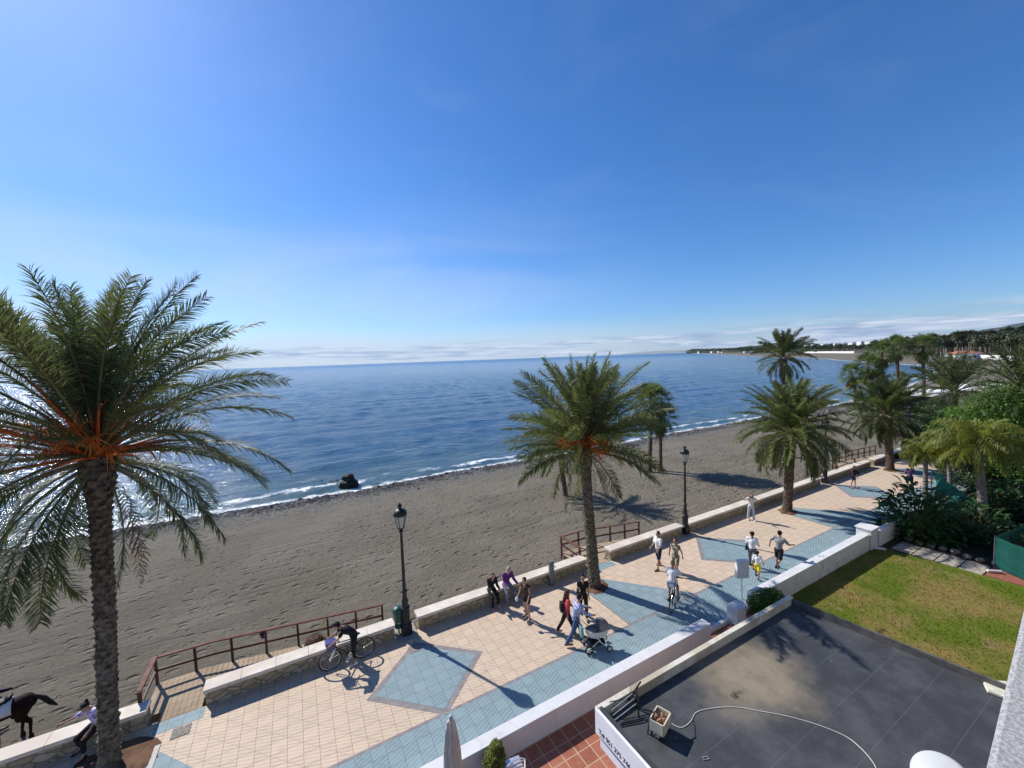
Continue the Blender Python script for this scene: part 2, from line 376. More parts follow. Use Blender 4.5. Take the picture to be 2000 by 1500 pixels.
Z2 = np.full(X2.shape, SEA); far_sea = struct(gridmesh('open_sea', X2, Y2, Z2, water, {'shore': -sdist(X2, Y2), 'rad': np.hypot(X2, Y2)}, True)); far_sea['category'] = 'sea'; far_sea['label'] = 'open sea out to the horizon'

# ---- hills: coast ridge and mountains
def ridge(name, pts, Yd, half, mat, seed, rough, label, back=1.6, foot=-3):
    pts = [(PY(px, py, Yd(px) if callable(Yd) else Yd)) for px, py in pts]
    n = 90; xs = np.linspace(0, len(pts)-1, n); P = np.array([tuple(p) for p in pts]); Q = np.stack([np.interp(xs, range(len(pts)), P[:, k]) for k in range(3)], 1)
    m_ = 16; prof = np.concatenate([np.linspace(-1, 0, m_), np.linspace(0, back, 8)[1:]]); Xs = np.zeros((len(prof), n)); Ys = Xs.copy(); Zs = Xs.copy()
    dirv = Q[:, :2]/np.linalg.norm(Q[:, :2], axis=1)[:, None]
    for i, u in enumerate(prof):
        Xs[i] = Q[:, 0]+dirv[:, 0]*u*half; Ys[i] = Q[:, 1]+dirv[:, 1]*u*half; s_ = (1-abs(u)/(1 if u < 0 else back))
        Zs[i] = foot+(Q[:, 2]-foot)*(s_*s_*(3-2*s_))
    Zs += rough*vnoise(Xs, Ys, seed, 20, 3/half, 40/half)*np.clip((Zs-foot)/20, 0, 1)
    o = gridmesh(name, Xs, Ys, Zs, mat, {}, True); o['kind'] = 'structure'; o['label'] = label; o['category'] = 'hill'; return o
mt = MAT('mountain_scrub', (.055, .065, .05), .95, .3, .004, .6, .02)
hillm = MAT('wooded_slope', (.03, .042, .02), .95, .45, .03, .8, .05, var2=(.06, .06, .035))
ridge('mountain', [(1700, 668), (1760, 662), (1840, 657), (1900, 648), (1960, 637), (2040, 622), (2200, 600), (2400, 590)], 6500, 1800, mt, 31, 12, 'high blue mountain rising at the right behind the coast woods')
ridge('far_cape', [(1215, 691.5), (1250, 688), (1290, 686), (1330, 684), (1365, 684.5), (1420, 685)], 15000, 2500, MAT('haze_pale_hill', (.27, .28, .27), .95, .2, .002), 33, 10, 'faint distant cape on the horizon across the sea', foot=-60)  # pale cape colour stands in for the haze over its distance
hzm = bpy.data.materials.new('haze'); hzm.use_nodes = True; ht = hzm.node_tree; ht.nodes.clear(); pvn = ht.nodes.new('ShaderNodeVolumePrincipled'); pvn.inputs['Density'].default_value = 1.5e-5; pvn.inputs['Color'].default_value = (.62, .80, 1, 1); pvn.inputs['Anisotropy'].default_value = .2; hmo = ht.nodes.new('ShaderNodeOutputMaterial'); ht.links.new(pvn.outputs[0], hmo.inputs['Volume'])
hq = MB(); hq.box((0, 0, 500), (54000, 54000, 1140)); hzo = hq.build('haze', hzm); tag(hzo, 'thin sea haze over the bay and the far coast', 'haze', kind='stuff')
ridge('wooded_ridge', [(1410, 684), (1440, 679), (1475, 675), (1500, 671), (1540, 667.5), (1565, 668), (1600, 671), (1660, 670.5), (1720, 667), (1790, 662), (1850, 659), (1920, 654), (2000, 648), (2150, 640)], lambda px: float(np.interp(px, [1400, 1500, 1600, 1800, 2150], [2500, 1900, 1400, 950, 700])), 260, hillm, 37, 2.0, 'low wooded ridge behind the far beach')

# ---- promenade pavement
def tiles(name, c1, c2, grout, ribd, tile=.375, diag=True):
    b = NB(name, .7, spec=.25); b.coord(rotz=-PA); x, y, _ = b.sepxyz(b.co)
    def line(v, per, wd, off=0):
        f = b.math('ABSOLUTE', b.math('SUBTRACT', b.math('FRACT', b.math('ADD', b.math('DIVIDE', v, per), off)), .5))
        return b.rng(f, .5-wd/per/2-.01, .5-wd/per/2+.01)
    g = b.math('MAXIMUM', line(x, tile, .012), line(y, tile, .012))
    if diag: g = b.math('MAXIMUM', g, b.math('MULTIPLY', line(b.math('ADD', x, y), tile*2, .012), .7))
    cell = b.n('ShaderNodeTexWhiteNoise', noise_dimensions='2D'); cx = b.n('ShaderNodeCombineXYZ')
    fx = b.math('FLOOR', b.math('DIVIDE', x, tile)); fy = b.math('FLOOR', b.math('DIVIDE', y, tile)); b.L.new(fx, cx.inputs[0]); b.L.new(fy, cx.inputs[1]); b.L.new(cx.outputs[0], cell.inputs[0])
    c = b.mix(cell.outputs[0], c1, c2); c = b.mix(b.rng(b.noise(.5, 5, .65), .35, .65, 0, .5), c, tuple(k*.82 for k in c1)); c = b.mix(b.rng(b.noise(2.6, 5, .7), .52, .74, 0, .5), c, tuple(k*.58 for k in c1)); c = b.mix(b.rng(b.noise(.22, 4, .6), .5, .7, 0, .3), c, tuple(k*.7 for k in c1)); c = b.mix(b.rng(b.voro(.55), .02, .05, .6, 0), c, (.12, .10, .09))
    rot = b.n('ShaderNodeVectorRotate', rotation_type='Z_AXIS'); b.L.new(b.co, rot.inputs[0]); rot.inputs['Angle'].default_value = ribd; rx, ry, _ = b.sepxyz(rot.outputs[0])
    rib = b.math('MULTIPLY', b.math('ADD', b.math('SINE', b.math('MULTIPLY', ry, 2*math.pi/.105)), 1), .5)
    chk = b.rng(b.math('FRACT', b.math('MULTIPLY', b.math('ADD', fx, fy), .5)), .2, .3)
    rm = b.math('MULTIPLY', rib, b.math('ADD', b.math('MULTIPLY', chk, .25), .5))
    c = b.mix(b.math('MULTIPLY', rm, .62), c, tuple(k*.55 for k in c1)); c = b.mix(b.math('MULTIPLY', b.math('SUBTRACT', 1, rm), .3), c, tuple(min(.9, k*1.25) for k in c2)); c = b.mix(g, c, grout); b.col(c)
    b.bump(b.math('SUBTRACT', 0, b.math('MAXIMUM', b.math('MULTIPLY', rib, .6), g)), .35, .006); return b.m
cream = tiles('cream_ribbed_tile', (.56, .445, .325), (.62, .475, .36), (.27, .21, .16), R(18))
blue = tiles('blue_ribbed_tile', (.215, .295, .325), (.25, .33, .355), (.11, .165, .185), R(-24))
greyb = MAT('grey_border_stone', (.235, .215, .215), .8, .18, 5, .2)
P0, P1 = -16, 92
pv = MB(); stbox(pv, P0, P1, 8.7, 14.44, -.35, 0); struct(pv.build('promenade', cream), 'cream ribbed tile promenade along the beach')
bb = MB(); bb.sheet([W(P0, 8.72), W(P1, 8.72), W(P1, 10.45), W(P0, 10.45)], .004)
gb = MB(); gb.sheet([W(P0, 10.45), W(P1, 10.45), W(P1, 10.55), W(P0, 10.55)], .0045)
for k in range(-1, 6):
    c = 3.2+15.35*k; rh = lambda r1, r2: [W(c+r1, 12.14), W(c, 12.14-r2), W(c-r1, 12.14), W(c, 12.14+r2)]
    gb.sheet(rh(1.9, 1.72), .004); bb.sheet(rh(1.64, 1.49), .008)
    p_ = 10.9+15.35*k; bb.sheet([W(p_+.35, 13.75), W(p_-.5, 13.1), W(p_-.5, 10.56), W(p_+3.15, 10.56)], .004)
    gb.sheet([W(p_-.58, 13.04), W(p_-.5, 13.1), W(p_-.5, 10.56), W(p_-.58, 10.56)], .0042)
    for g0, g1 in ((-4.15, -2.9), (11.5, 12.95)):
        g0 += 15.35*k if g0 < 0 else 15.35*(k); g1 += 15.35*k
        if k in (0, 1, 2) and g0 < 0 or k == 0 and g0 > 0 : bb.sheet([W(g0+.1, 13.98), W(g1-.0, 13.98), W(g1, 14.43), W(g0+.1, 14.43)], .004)
struct(bb.build('promenade_blue_tiles', blue), 'blue tile bands and diamonds in the promenade'); struct(gb.build('promenade_grey_borders', greyb), 'grey stone borders round the blue tiles')
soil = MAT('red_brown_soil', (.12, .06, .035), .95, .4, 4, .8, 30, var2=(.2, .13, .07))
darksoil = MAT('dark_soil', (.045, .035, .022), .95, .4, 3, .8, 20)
palmS = [(-4.73, 13.45), (10.92, 13.15), (26.2, 13.15), (41.45, 13.2), (56.8, 13.2)]
tp = MB()
for i, (s, t) in enumerate(palmS):
    rr = 1.0 if i == 0 else .62; n = 22; pts = [W(s+(rr+random.uniform(-.12, .12))*math.cos(6.283*k/n), t-.05+(rr*.85+random.uniform(-.1, .1))*math.sin(6.283*k/n)) for k in range(n)]
    q = [(p.x, p.y, .012) for p in pts]; c0 = W(s, t, .07); tp.add([tuple(c0)]+q, [(0, 1+k, 1+(k+1) % n) for k in range(n)])
tpo = struct(tp.build('tree_pit_soil', soil, smooth=True), 'bare brown soil round the palm trunks')
kb = MB(); stbox(kb, -3.86, -3.74, 11.2, 13.55, 0, .02); stbox(kb, -5.7, -3.74, 11.1, 11.2, 0, .02)
tag(kb.build('tree_pit_edging', MAT('pale_stone', (.5, .47, .42), .8, .1, 8)), 'pale stone edging strip beside the nearest palm trunk', 'edging', kind='structure')
mh = MAT('worn_grey_plate', (.22, .20, .17), .85, .35, 14, .3)
for i, (s, t, lab) in enumerate([(3.12, 13.5, 'grey square access plate at the foot of the nearest street lamp'), (-3.35, 13.75, 'grey square access plate by the beach ramp near the big palm')]):
    q = MB(); q.box(W(s, t, .008), (.42, .36, .012), MW); o = q.build('access_plate', mh); tag(o, lab, 'access plate')

# ---- sea wall segments
b = NB('rubble_stone', .9, spec=.15); b.coord(rotz=-PA)
vv = b.scale(b.co, (3.0, 3.0, 5.2)); edge = b.voro(1, vv, 'DISTANCE_TO_EDGE'); cc = b.voro(1, vv, out='Color'); bw = b.n('ShaderNodeRGBToBW'); b.L.new(cc, bw.inputs[0])
c = b.mix(bw.outputs[0], (.30, .235, .13), (.50, .43, .31)); c = b.mix(b.rng(b.noise(5, 5, .7), .5, .7, 0, .5), c, (.16, .135, .07)); c = b.mix(b.rng(edge, .02, .09, .75, 0), c, (.15, .12, .085)); b.col(c)
b.bump(b.math('ADD', b.rng(edge, 0, .15), b.noise(12, 4)), .7, .03); rubble = b.m
capm = MAT('pink_cream_coping', (.66, .585, .50), .75, .12, 3, .25, 40, var2=(.58, .50, .42))
def seawall(s0, s1, label):
    c = W((s0+s1)/2, 14.6); o = thing('sea_wall', label, 'sea wall', c, PA, 'low stone sea walls along the promenade')
    L2 = (s1-s0)/2; q = MB(); q.box((0, .02, -.28), (2*L2-.08, .40, 1.4)); q.build('stone_body', rubble, o)
    q = MB(); n = max(1, round((s1-s0)/1.0)); wd = 2*L2/n
    for k in range(n): q.box((-L2+wd*(k+.5), random.uniform(-.002, .002), .475+random.uniform(-.003, .003)), (wd-.006, .50, .11))
    q.build('coping', capm, o, bevel=.008); return o
segs = [(-11.2, -4.2, 'sea wall at lower left where the person in the cap sits'), (-2.93, 2.66, 'sea wall behind the woman on the bicycle with the basket'), (3.48, 11.5, 'sea wall with two people seated on it'),
        (12.95, 18.2, 'sea wall between the second beach ramp and the second lamp'), (18.78, 33.2, 'long sea wall behind the third palm'), (34.1, 41.3, 'sea wall between the third lamp and the fourth palm'), (41.9, 56, 'farthest stretch of sea wall beyond the fourth palm')]
for a_, b_, l_ in segs: seawall(a_, b_, l_)

# ---- white garden walls
b = NB('white_render', .85, (.78, .78, .78), .2); b.coord(rotz=-PA); pe = b.math('MULTIPLY', b.rng(b.noise(2.6, 5, .65), .60, .66), b.rng(b.noise(.4, 2), .42, .6))
b.col(b.mix(pe, b.mix(b.rng(b.noise(3, 5), .3, .7), (.56, .56, .57), (.66, .66, .66)), (.30, .27, .24))); b.bump(b.math('SUBTRACT', b.noise(25, 5), b.math('MULTIPLY', pe, 2)), .3, .02); peel = b.m
b = NB('white_paint_wall', .8, spec=.2); b.coord(); c = b.mix(b.rng(b.noise(2, 4), .3, .7), (.60, .60, .615), (.65, .65, .66)); c = b.mix(b.rng(b.noise(1, 5, .65, b.scale(b.co, (5, 5, .7))), .52, .75, 0, .4), c, (.42, .40, .37)); c = b.mix(b.rng(b.noise(1.1, 5, .7), .60, .72, 0, .35), c, (.38, .36, .33)); b.col(c); b.bump(b.noise(30, 5), .15, .01); white = b.m
q = MB(); stbox(q, -14, 12.12, 8.47, 8.82, -.25, .6); tag(q.build('garden_wall', white, bevel=.012), 'long smooth white garden wall beside the courtyard', 'wall')
q = MB(); stbox(q, 12.12, 15.0, 8.72, 8.86, -.2, .12); tag(q.build('low_kerb', white, bevel=.01), 'low white kerb in the gap between two white walls', 'kerb')
q = MB(); stbox(q, 13.55, 14.08, 8.42, 8.84, -.2, .62); tag(q.build('gate_pillar', white, bevel=.012), 'short square white pillar standing alone by the green bush', 'pillar')
q = MB(); stbox(q, 15.0, 24.7, 8.6, 8.95, -.3, .6); tag(q.build('garden_wall', peel, bevel=.015), 'white garden wall with peeling paint beside the lawn', 'wall')
o = thing('gate_pillar', 'larger white pillar with a cap at the end of the peeling wall', 'pillar', W(25.1, 8.85), PA)
q = MB(); q.box((0, 0, .25), (.75, .62, 1.1)); q.build('shaft', white, o, bevel=.01); q = MB(); q.box((0, 0, .82), (.86, .72, .06)); q.build('cap', white, o, bevel=.01)
q = MB(); stbox(q, 25.55, 29.2, 8.5, 8.75, -.3, .6); tag(q.build('garden_wall', white, bevel=.012), 'white garden wall running under the palms beyond the capped pillar', 'wall')

# ---- courtyard, lawn, garden ground
b = NB('terracotta_tile', .55, spec=.35); b.coord(rotz=-PA); x, y, _ = b.sepxyz(b.co); T_ = .385
def ln(v, off): return b.rng(b.math('ABSOLUTE', b.math('SUBTRACT', b.math('FRACT', b.math('ADD', b.math('DIVIDE', v, T_), off)), .5)), .462, .475)
g = b.math('MAXIMUM', ln(x, .2), ln(y, .05)); wnz = b.n('ShaderNodeTexWhiteNoise', noise_dimensions='2D'); cx = b.n('ShaderNodeCombineXYZ')
b.L.new(b.math('FLOOR', b.math('ADD', b.math('DIVIDE', x, T_), .2)), cx.inputs[0]); b.L.new(b.math('FLOOR', b.math('ADD', b.math('DIVIDE', y, T_), .05)), cx.inputs[1]); b.L.new(cx.outputs[0], wnz.inputs[0])
c = b.mix(wnz.outputs[0], (.24, .072, .042), (.36, .125, .075)); c = b.mix(b.rng(b.noise(5, 5, .6), .4, .7, 0, .6), c, (.38, .17, .11)); b.col(b.mix(g, c, (.48, .33, .21))); b.bump(b.math('SUBTRACT', 0, g), .5, .005); terra = b.m
q = MB(); q.sheet([W(-16, -8), W(15.2, -8), W(15.2, 8.6), W(-16, 8.6)], .0); struct(q.build('courtyard', terra), 'terracotta tiled courtyard')
b = NB('lawn_grass', .95, spec=.05); b.coord()
c = b.mix(b.rng(b.noise(.42, 5, .6), .40, .62), (.10, .145, .016), (.25, .185, .065)); c = b.mix(b.rng(b.noise(.9, 5, .7), .52, .68, 0, .8), c, (.16, .19, .03)); c = b.mix(b.rng(b.noise(.6, 4, .6, dist=1), .58, .70, 0, .7), c, (.30, .21, .11)); c = b.mix(b.rng(b.noise(9, 5, .7), .35, .7, 0, .45), c, (.09, .105, .02))
b.col(c); b.bump(b.noise(30, 5, .8), .9, .03); grass = b.m
lawnpoly = [W(14.5, -14), W(34, -14), W(30, 0), W(27.9, 2), W(25.9, 5.2), W(25.5, 8.55), W(14.5, 8.65)]
q = MB(); q.sheet(lawnpoly, -.2); struct(q.build('lawn', grass), 'sunlit lawn with dry patches')
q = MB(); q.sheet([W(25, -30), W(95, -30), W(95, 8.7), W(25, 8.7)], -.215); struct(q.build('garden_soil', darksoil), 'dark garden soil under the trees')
path_m = MAT('pale_concrete', (.34, .30, .25), .85, .35, 5, .3)
q = MB()
for k in range(4): q.prism([W(25.75+.03*k, 8.1-k*.76), W(27.1, 8.1-k*.76), W(27.1, 7.38-k*.76), W(25.78+.03*k, 7.38-k*.76)], -.21, -.17)
struct(q.build('garden_path', path_m, bevel=.01), 'pale slab path at the lawn edge')
q = MB(); q.prism([W(25.95, 5.05), W(27.4, 5.05), W(27.6, -3), W(26.6, -3)], -.21, -.17)
b = NB('red_brick_paving', .85); b.coord(rotz=-PA); br = b.n('ShaderNodeTexBrick'); br.inputs['Scale'].default_value = 4; br.inputs['Color1'].default_value = (.30, .08, .055, 1); br.inputs['Color2'].default_value = (.22, .06, .045, 1); br.inputs['Mortar'].default_value = (.3, .18, .13, 1); b.L.new(b.co, br.inputs['Vector']); b.col(br.outputs[0])
struct(q.build('brick_path', b.m), 'red brick path beside the lawn')
# short grass tufts
q = MB(); n = 30000; ss = rng.uniform(15.4, 25.6, n); tt = rng.uniform(-6, 8.5, n); hh = rng.uniform(.03, .085, n); aa = rng.uniform(0, 6.28, n); lx = rng.normal(0, .03, n); ly = rng.normal(0, .03, n)
Xc = ss*UX-tt*UY; Yc = ss*UY+tt*UX; wv = .012
A = np.zeros((n, 3, 3)); A[:, 0] = np.stack([Xc-wv*np.cos(aa), Yc-wv*np.sin(aa), np.full(n, -.2)], 1); A[:, 1] = np.stack([Xc+wv*np.cos(aa), Yc+wv*np.sin(aa), np.full(n, -.2)], 1); A[:, 2] = np.stack([Xc+lx, Yc+ly, -.2+hh], 1)
q.tris(A); tag(q.build('grass', grass), 'short grass blades on the lawn', 'grass', kind='stuff')

# ---- beach stones at the waterline
stone = MAT('beach_stone', (.075, .072, .07), .8, .6, 3, .3, 30, var2=(.17, .165, .155))
q = MB(); O = np.array([[1, 0, 0], [0, 1, 0], [-1, 0, 0], [0, -1, 0], [0, 0, 1], [.7, .7, .55], [-.7, .7, .5], [-.7, -.7, .55], [.7, -.7, .5]], float)
OF = [(0, 5, 4), (5, 1, 4), (1, 6, 4), (6, 2, 4), (2, 7, 4), (7, 3, 4), (3, 8, 4), (8, 0, 4)]
N_ = 9000; ss = rng.uniform(-24, 112, N_); off = np.abs(rng.normal(0, 1.15, N_))-.55; sh = np.interp(ss, [p[0] for p in SHORE_ST], [p[1] for p in SHORE_ST])
Xw = ss*UX-(sh-off)*UY; Yw = ss*UY+(sh-off)*UX; Zw = land_z(sdist(Xw, Yw)); sz = rng.uniform(.045, .13, N_)*np.where(off < .5, 1.5, 1)*np.where(rng.random(N_) < .05, 1.9, 1)
for i in range(N_):
    a = rng.uniform(0, 6.28); ca, sa = math.cos(a), math.sin(a); V = O*(1+rng.uniform(-.25, .25, (9, 1)))*[sz[i]*1.3, sz[i], sz[i]*.7]
    V = np.stack([V[:, 0]*ca-V[:, 1]*sa+Xw[i], V[:, 0]*sa+V[:, 1]*ca+Yw[i], V[:, 2]+Zw[i]], 1); q.add(V, OF)
tag(q.build('shore_stones', stone), 'dark stones and pebbles along the waterline', 'stones', kind='stuff')
p = G(681, 950, SEA); q = MB(); rk = MAT('dark_wet_rock', (.014, .015, .013), .6, .5, 4, .8, 12)
q.lathe([(.86, -.5), (.92, .1), (.86, .5), (.72, .62), (.62, .7), (.55, 1.1), (.36, 1.22), (.05, 1.25)], p, 14, 1.0, .8); o = q.build('sea_rock', rk); 
for v in o.data.vertices: r_ = Vector((math.sin(v.co.z*9+v.co.x*7), math.cos(v.co.x*8+v.co.y*5), 0))*.07; v.co += r_
tag(o, 'dark two-tiered rock standing in the shallow water', 'rock')
q = MB(); bl = MAT('submerged_rock', (.04, .042, .036), .5, .4, 4, .5, 12)
for k in range(16): c = G(645+random.uniform(-22, 18), 943-random.uniform(-3, 4)-.0*k, SEA); q.ell(c+Vector((0, 0, -.02)), (random.uniform(.15, .35), random.uniform(.12, .25), .13), 8, 6, jit=.2)
tag(q.build('low_rocks', bl), 'row of low wet rocks beside the tall sea rock', 'rocks', kind='stuff')
# ================================================================== PALMS
def leafmat(name, c, c2, tr=.25, rough=.5, brown=(.22, .17, .09)):
    b = NB(name, rough, spec=.35); b.coord(); f = b.noise(1.3, 3, .6); q = b.mix(b.rng(f, .35, .65), c, c2); q = b.mix(b.rng(b.noise(5, 2), .6, .75, 0, .35), q, brown); b.col(q)
    tr_ = b.n('ShaderNodeBsdfTranslucent'); b.L.new(b.mix(.5, q, tuple(min(1, k*2.2) for k in c2)), tr_.inputs[0]); mx = b.n('ShaderNodeMixShader'); mx.inputs[0].default_value = tr
    b.L.new(b.b.outputs[0], mx.inputs[1]); b.L.new(tr_.outputs[0], mx.inputs[2]); b.L.new(mx.outputs[0], b.t.nodes['Material Output'].inputs[0]); return b.m
date_leaf = leafmat('date_frond', (.055, .078, .025), (.105, .125, .04), .3); date_leaf2 = leafmat('date_frond_yellowish', (.08, .11, .03), (.155, .175, .055), .3)
fan_leaf = leafmat('fan_leaf', (.06, .10, .022), (.14, .18, .045), .3); lime_leaf = leafmat('lime_frond', (.10, .125, .018), (.20, .215, .03), .35)
stalkm = MAT('frond_stalk', (.17, .16, .06), .6, .3, 2); stalk_or = MAT('orange_stalk', (.50, .10, .015), .6, .35, 3, var2=(.30, .05, .012)); fruitm = MAT('orange_fruit', (.72, .20, .025), .6, .35, 6)
deadm = MAT('dead_leaf', (.20, .13, .07), .9, .35, 3)
b = NB('palm_bark', .95, spec=.1); b.coord(); c = b.mix(b.rng(b.noise(7, 5, .7), .3, .7), (.045, .035, .026), (.24, .195, .14)); c = b.mix(b.rng(b.noise(1.5, 3), .5, .7, 0, .5), c, (.26, .23, .18)); b.col(c); b.bump(b.noise(26, 5, .7), .9, .03); bark = b.m
b = NB('palm_bark_red', .95, spec=.1); b.coord(); c = b.mix(b.rng(b.noise(7, 5, .7), .3, .7), (.07, .045, .035), (.22, .155, .115)); b.col(c); b.bump(b.noise(26, 5, .7), .8, .03); bark2 = b.m
greytrunk = MAT('grey_ringed_trunk', (.20, .18, .16), .9, .3, 4, .5, 14)
bootm = MAT('cut_stalk_base', (.15, .11, .065), .95, .45, 8, .8, 25)

def frond(mbl, mbs, base, az, e0, Lf, droop, lmax, n=60, lw=.032, twist=0, bare=.16, stk=.035, vup=.45, nseg=14, ldroop=.26, rg=rng, spread=.42, fan_=60):
    """one pinnate frond: curved rachis + leaflets in two rows"""
    t = np.linspace(0, 1, nseg+1); el = e0-droop*t**1.35; ca, sa = math.cos(az), math.sin(az)
    D = np.stack([np.cos(el)*ca, np.cos(el)*sa, np.sin(el)], 1); side0 = np.array([-sa, ca, 0]); D += side0*(twist*t**2)[:, None]; D /= np.linalg.norm(D, axis=1)[:, None]
    P = np.zeros((nseg+1, 3)); P[1:] = np.cumsum((D[1:]+D[:-1])/2*Lf/nseg, 0); P += base
    mbs.tube(P[::2] if nseg % 2 == 0 else P, list(np.linspace(stk, .006, len(P[::2] if nseg % 2 == 0 else P))), 4, cap=False)
    tt = np.linspace(bare, .995, n)+rg.normal(0, .003, n); tt = tt.clip(bare, .999); idx = tt*nseg; i0 = idx.astype(int).clip(0, nseg-1); fr = (idx-i0)[:, None]
    B = P[i0]*(1-fr)+P[i0+1]*fr; T = D[i0]*(1-fr)+D[i0+1]*fr; T /= np.linalg.norm(T, axis=1)[:, None]
    U = np.cross(T, side0); U /= np.linalg.norm(U, axis=1)[:, None]; U *= np.sign(U[:, 2:3]+1e-6)
    S0 = np.cross(T, U); rl = (rg.normal(0, .65)*(.35+.9*tt))[:, None]; U = U*np.cos(rl)+S0*np.sin(rl)      # the blade twists about its own stalk
    q_ = (tt-bare)/(1-bare); prof = np.minimum(1, .35+2.4*q_)*(1-.6*((q_-.5)/.5).clip(0)**1.6)
    for sd in (-1, 1):
        Sd = np.cross(T, U)*sd; fa = np.radians(fan_-24*tt+rg.normal(0, 5, n))[:, None]; v = vup*(1-.3*tt)[:, None]+rg.normal(0, spread, (n, 1))
        d1 = T*np.cos(fa)+Sd*np.sin(fa)+U*v*np.sin(fa); d1 /= np.linalg.norm(d1, axis=1)[:, None]
        ll = (lmax*prof*rg.uniform(.85, 1.1, n))[:, None]; M = B+d1*ll*.55; d2 = d1-np.array([0, 0, 1])*(ldroop+rg.uniform(0, .15, (n, 1))); d2 /= np.linalg.norm(d2, axis=1)[:, None]; E = M+d2*ll*.5
        wv = np.cross(d1, U*np.cos(.6)+Sd*math.sin(.6)); wv /= np.linalg.norm(wv, axis=1)[:, None]; wd = lw*(.6+.4*prof)[:, None]
        mbl.quads(np.stack([B-wv*wd*.35, B+wv*wd*.35, M+wv*wd*.5, M-wv*wd*.5], 1)); mbl.tris(np.stack([M-wv*wd*.5, M+wv*wd*.5, E], 1))
    return P
def scarred_trunk(mb, pts, r0, r1, dens=9, ring=.17, bulge=0, prot=.05):
    """tapered trunk path with a spiral of leaf-base scars"""
    P = [Vector(p) for p in pts]; n = 40; L_ = [0]
    for i in range(1, len(P)): L_.append(L_[-1]+(P[i]-P[i-1]).length)
    tot = L_[-1]
    def at(s):
        for i in range(1, len(P)):
            if s <= L_[i] or i == len(P)-1: f = (s-L_[i-1])/(L_[i]-L_[i-1]); return P[i-1].lerp(P[i], f)
    def rad(s): f = s/tot; return r0+(r1-r0)*min(1, f*1.3)+ .42*r0*math.exp(-s/.28) + bulge*math.exp(-((f-.97)/.09)**2)
    S_ = np.linspace(0, tot, n); mb.tube([at(s) for s in S_], [rad(s) for s in S_], 14)
    k = 0; s = .05
    while s < tot:
        c = at(s); r_ = rad(s)
        for j in range(dens):
            a = 2*math.pi*(j+.5*(k % 2))/dens+k*.13+random.uniform(-.06, .06); o = Vector((math.cos(a), math.sin(a), 0)); tg = Vector((-math.sin(a), math.cos(a), 0)); wd = r_*math.sin(math.pi/dens)*.92; pr = prot*random.uniform(.5, 1.4)*(1+2.0*bulge*5*math.exp(-((s/tot-.97)/.09)**2)); hh = ring*random.uniform(.75, .95)
            b0 = c+o*(r_-.02); vs = [b0-tg*wd-Vector((0, 0, hh*.3)), b0+tg*wd-Vector((0, 0, hh*.3)), b0+tg*wd*.5+o*(pr+.02)+Vector((0, 0, hh*.45)), b0-tg*wd*.5+o*(pr+.02)+Vector((0, 0, hh*.45)), b0+tg*wd*.8+Vector((0, 0, hh*.8)), b0-tg*wd*.8+Vector((0, 0, hh*.8))]
            mb.add([tuple(v) for v in vs], [(0, 1, 2, 3), (3, 2, 4, 5), (1, 4, 2), (0, 3, 5)])
        k += 1; s += ring*.72
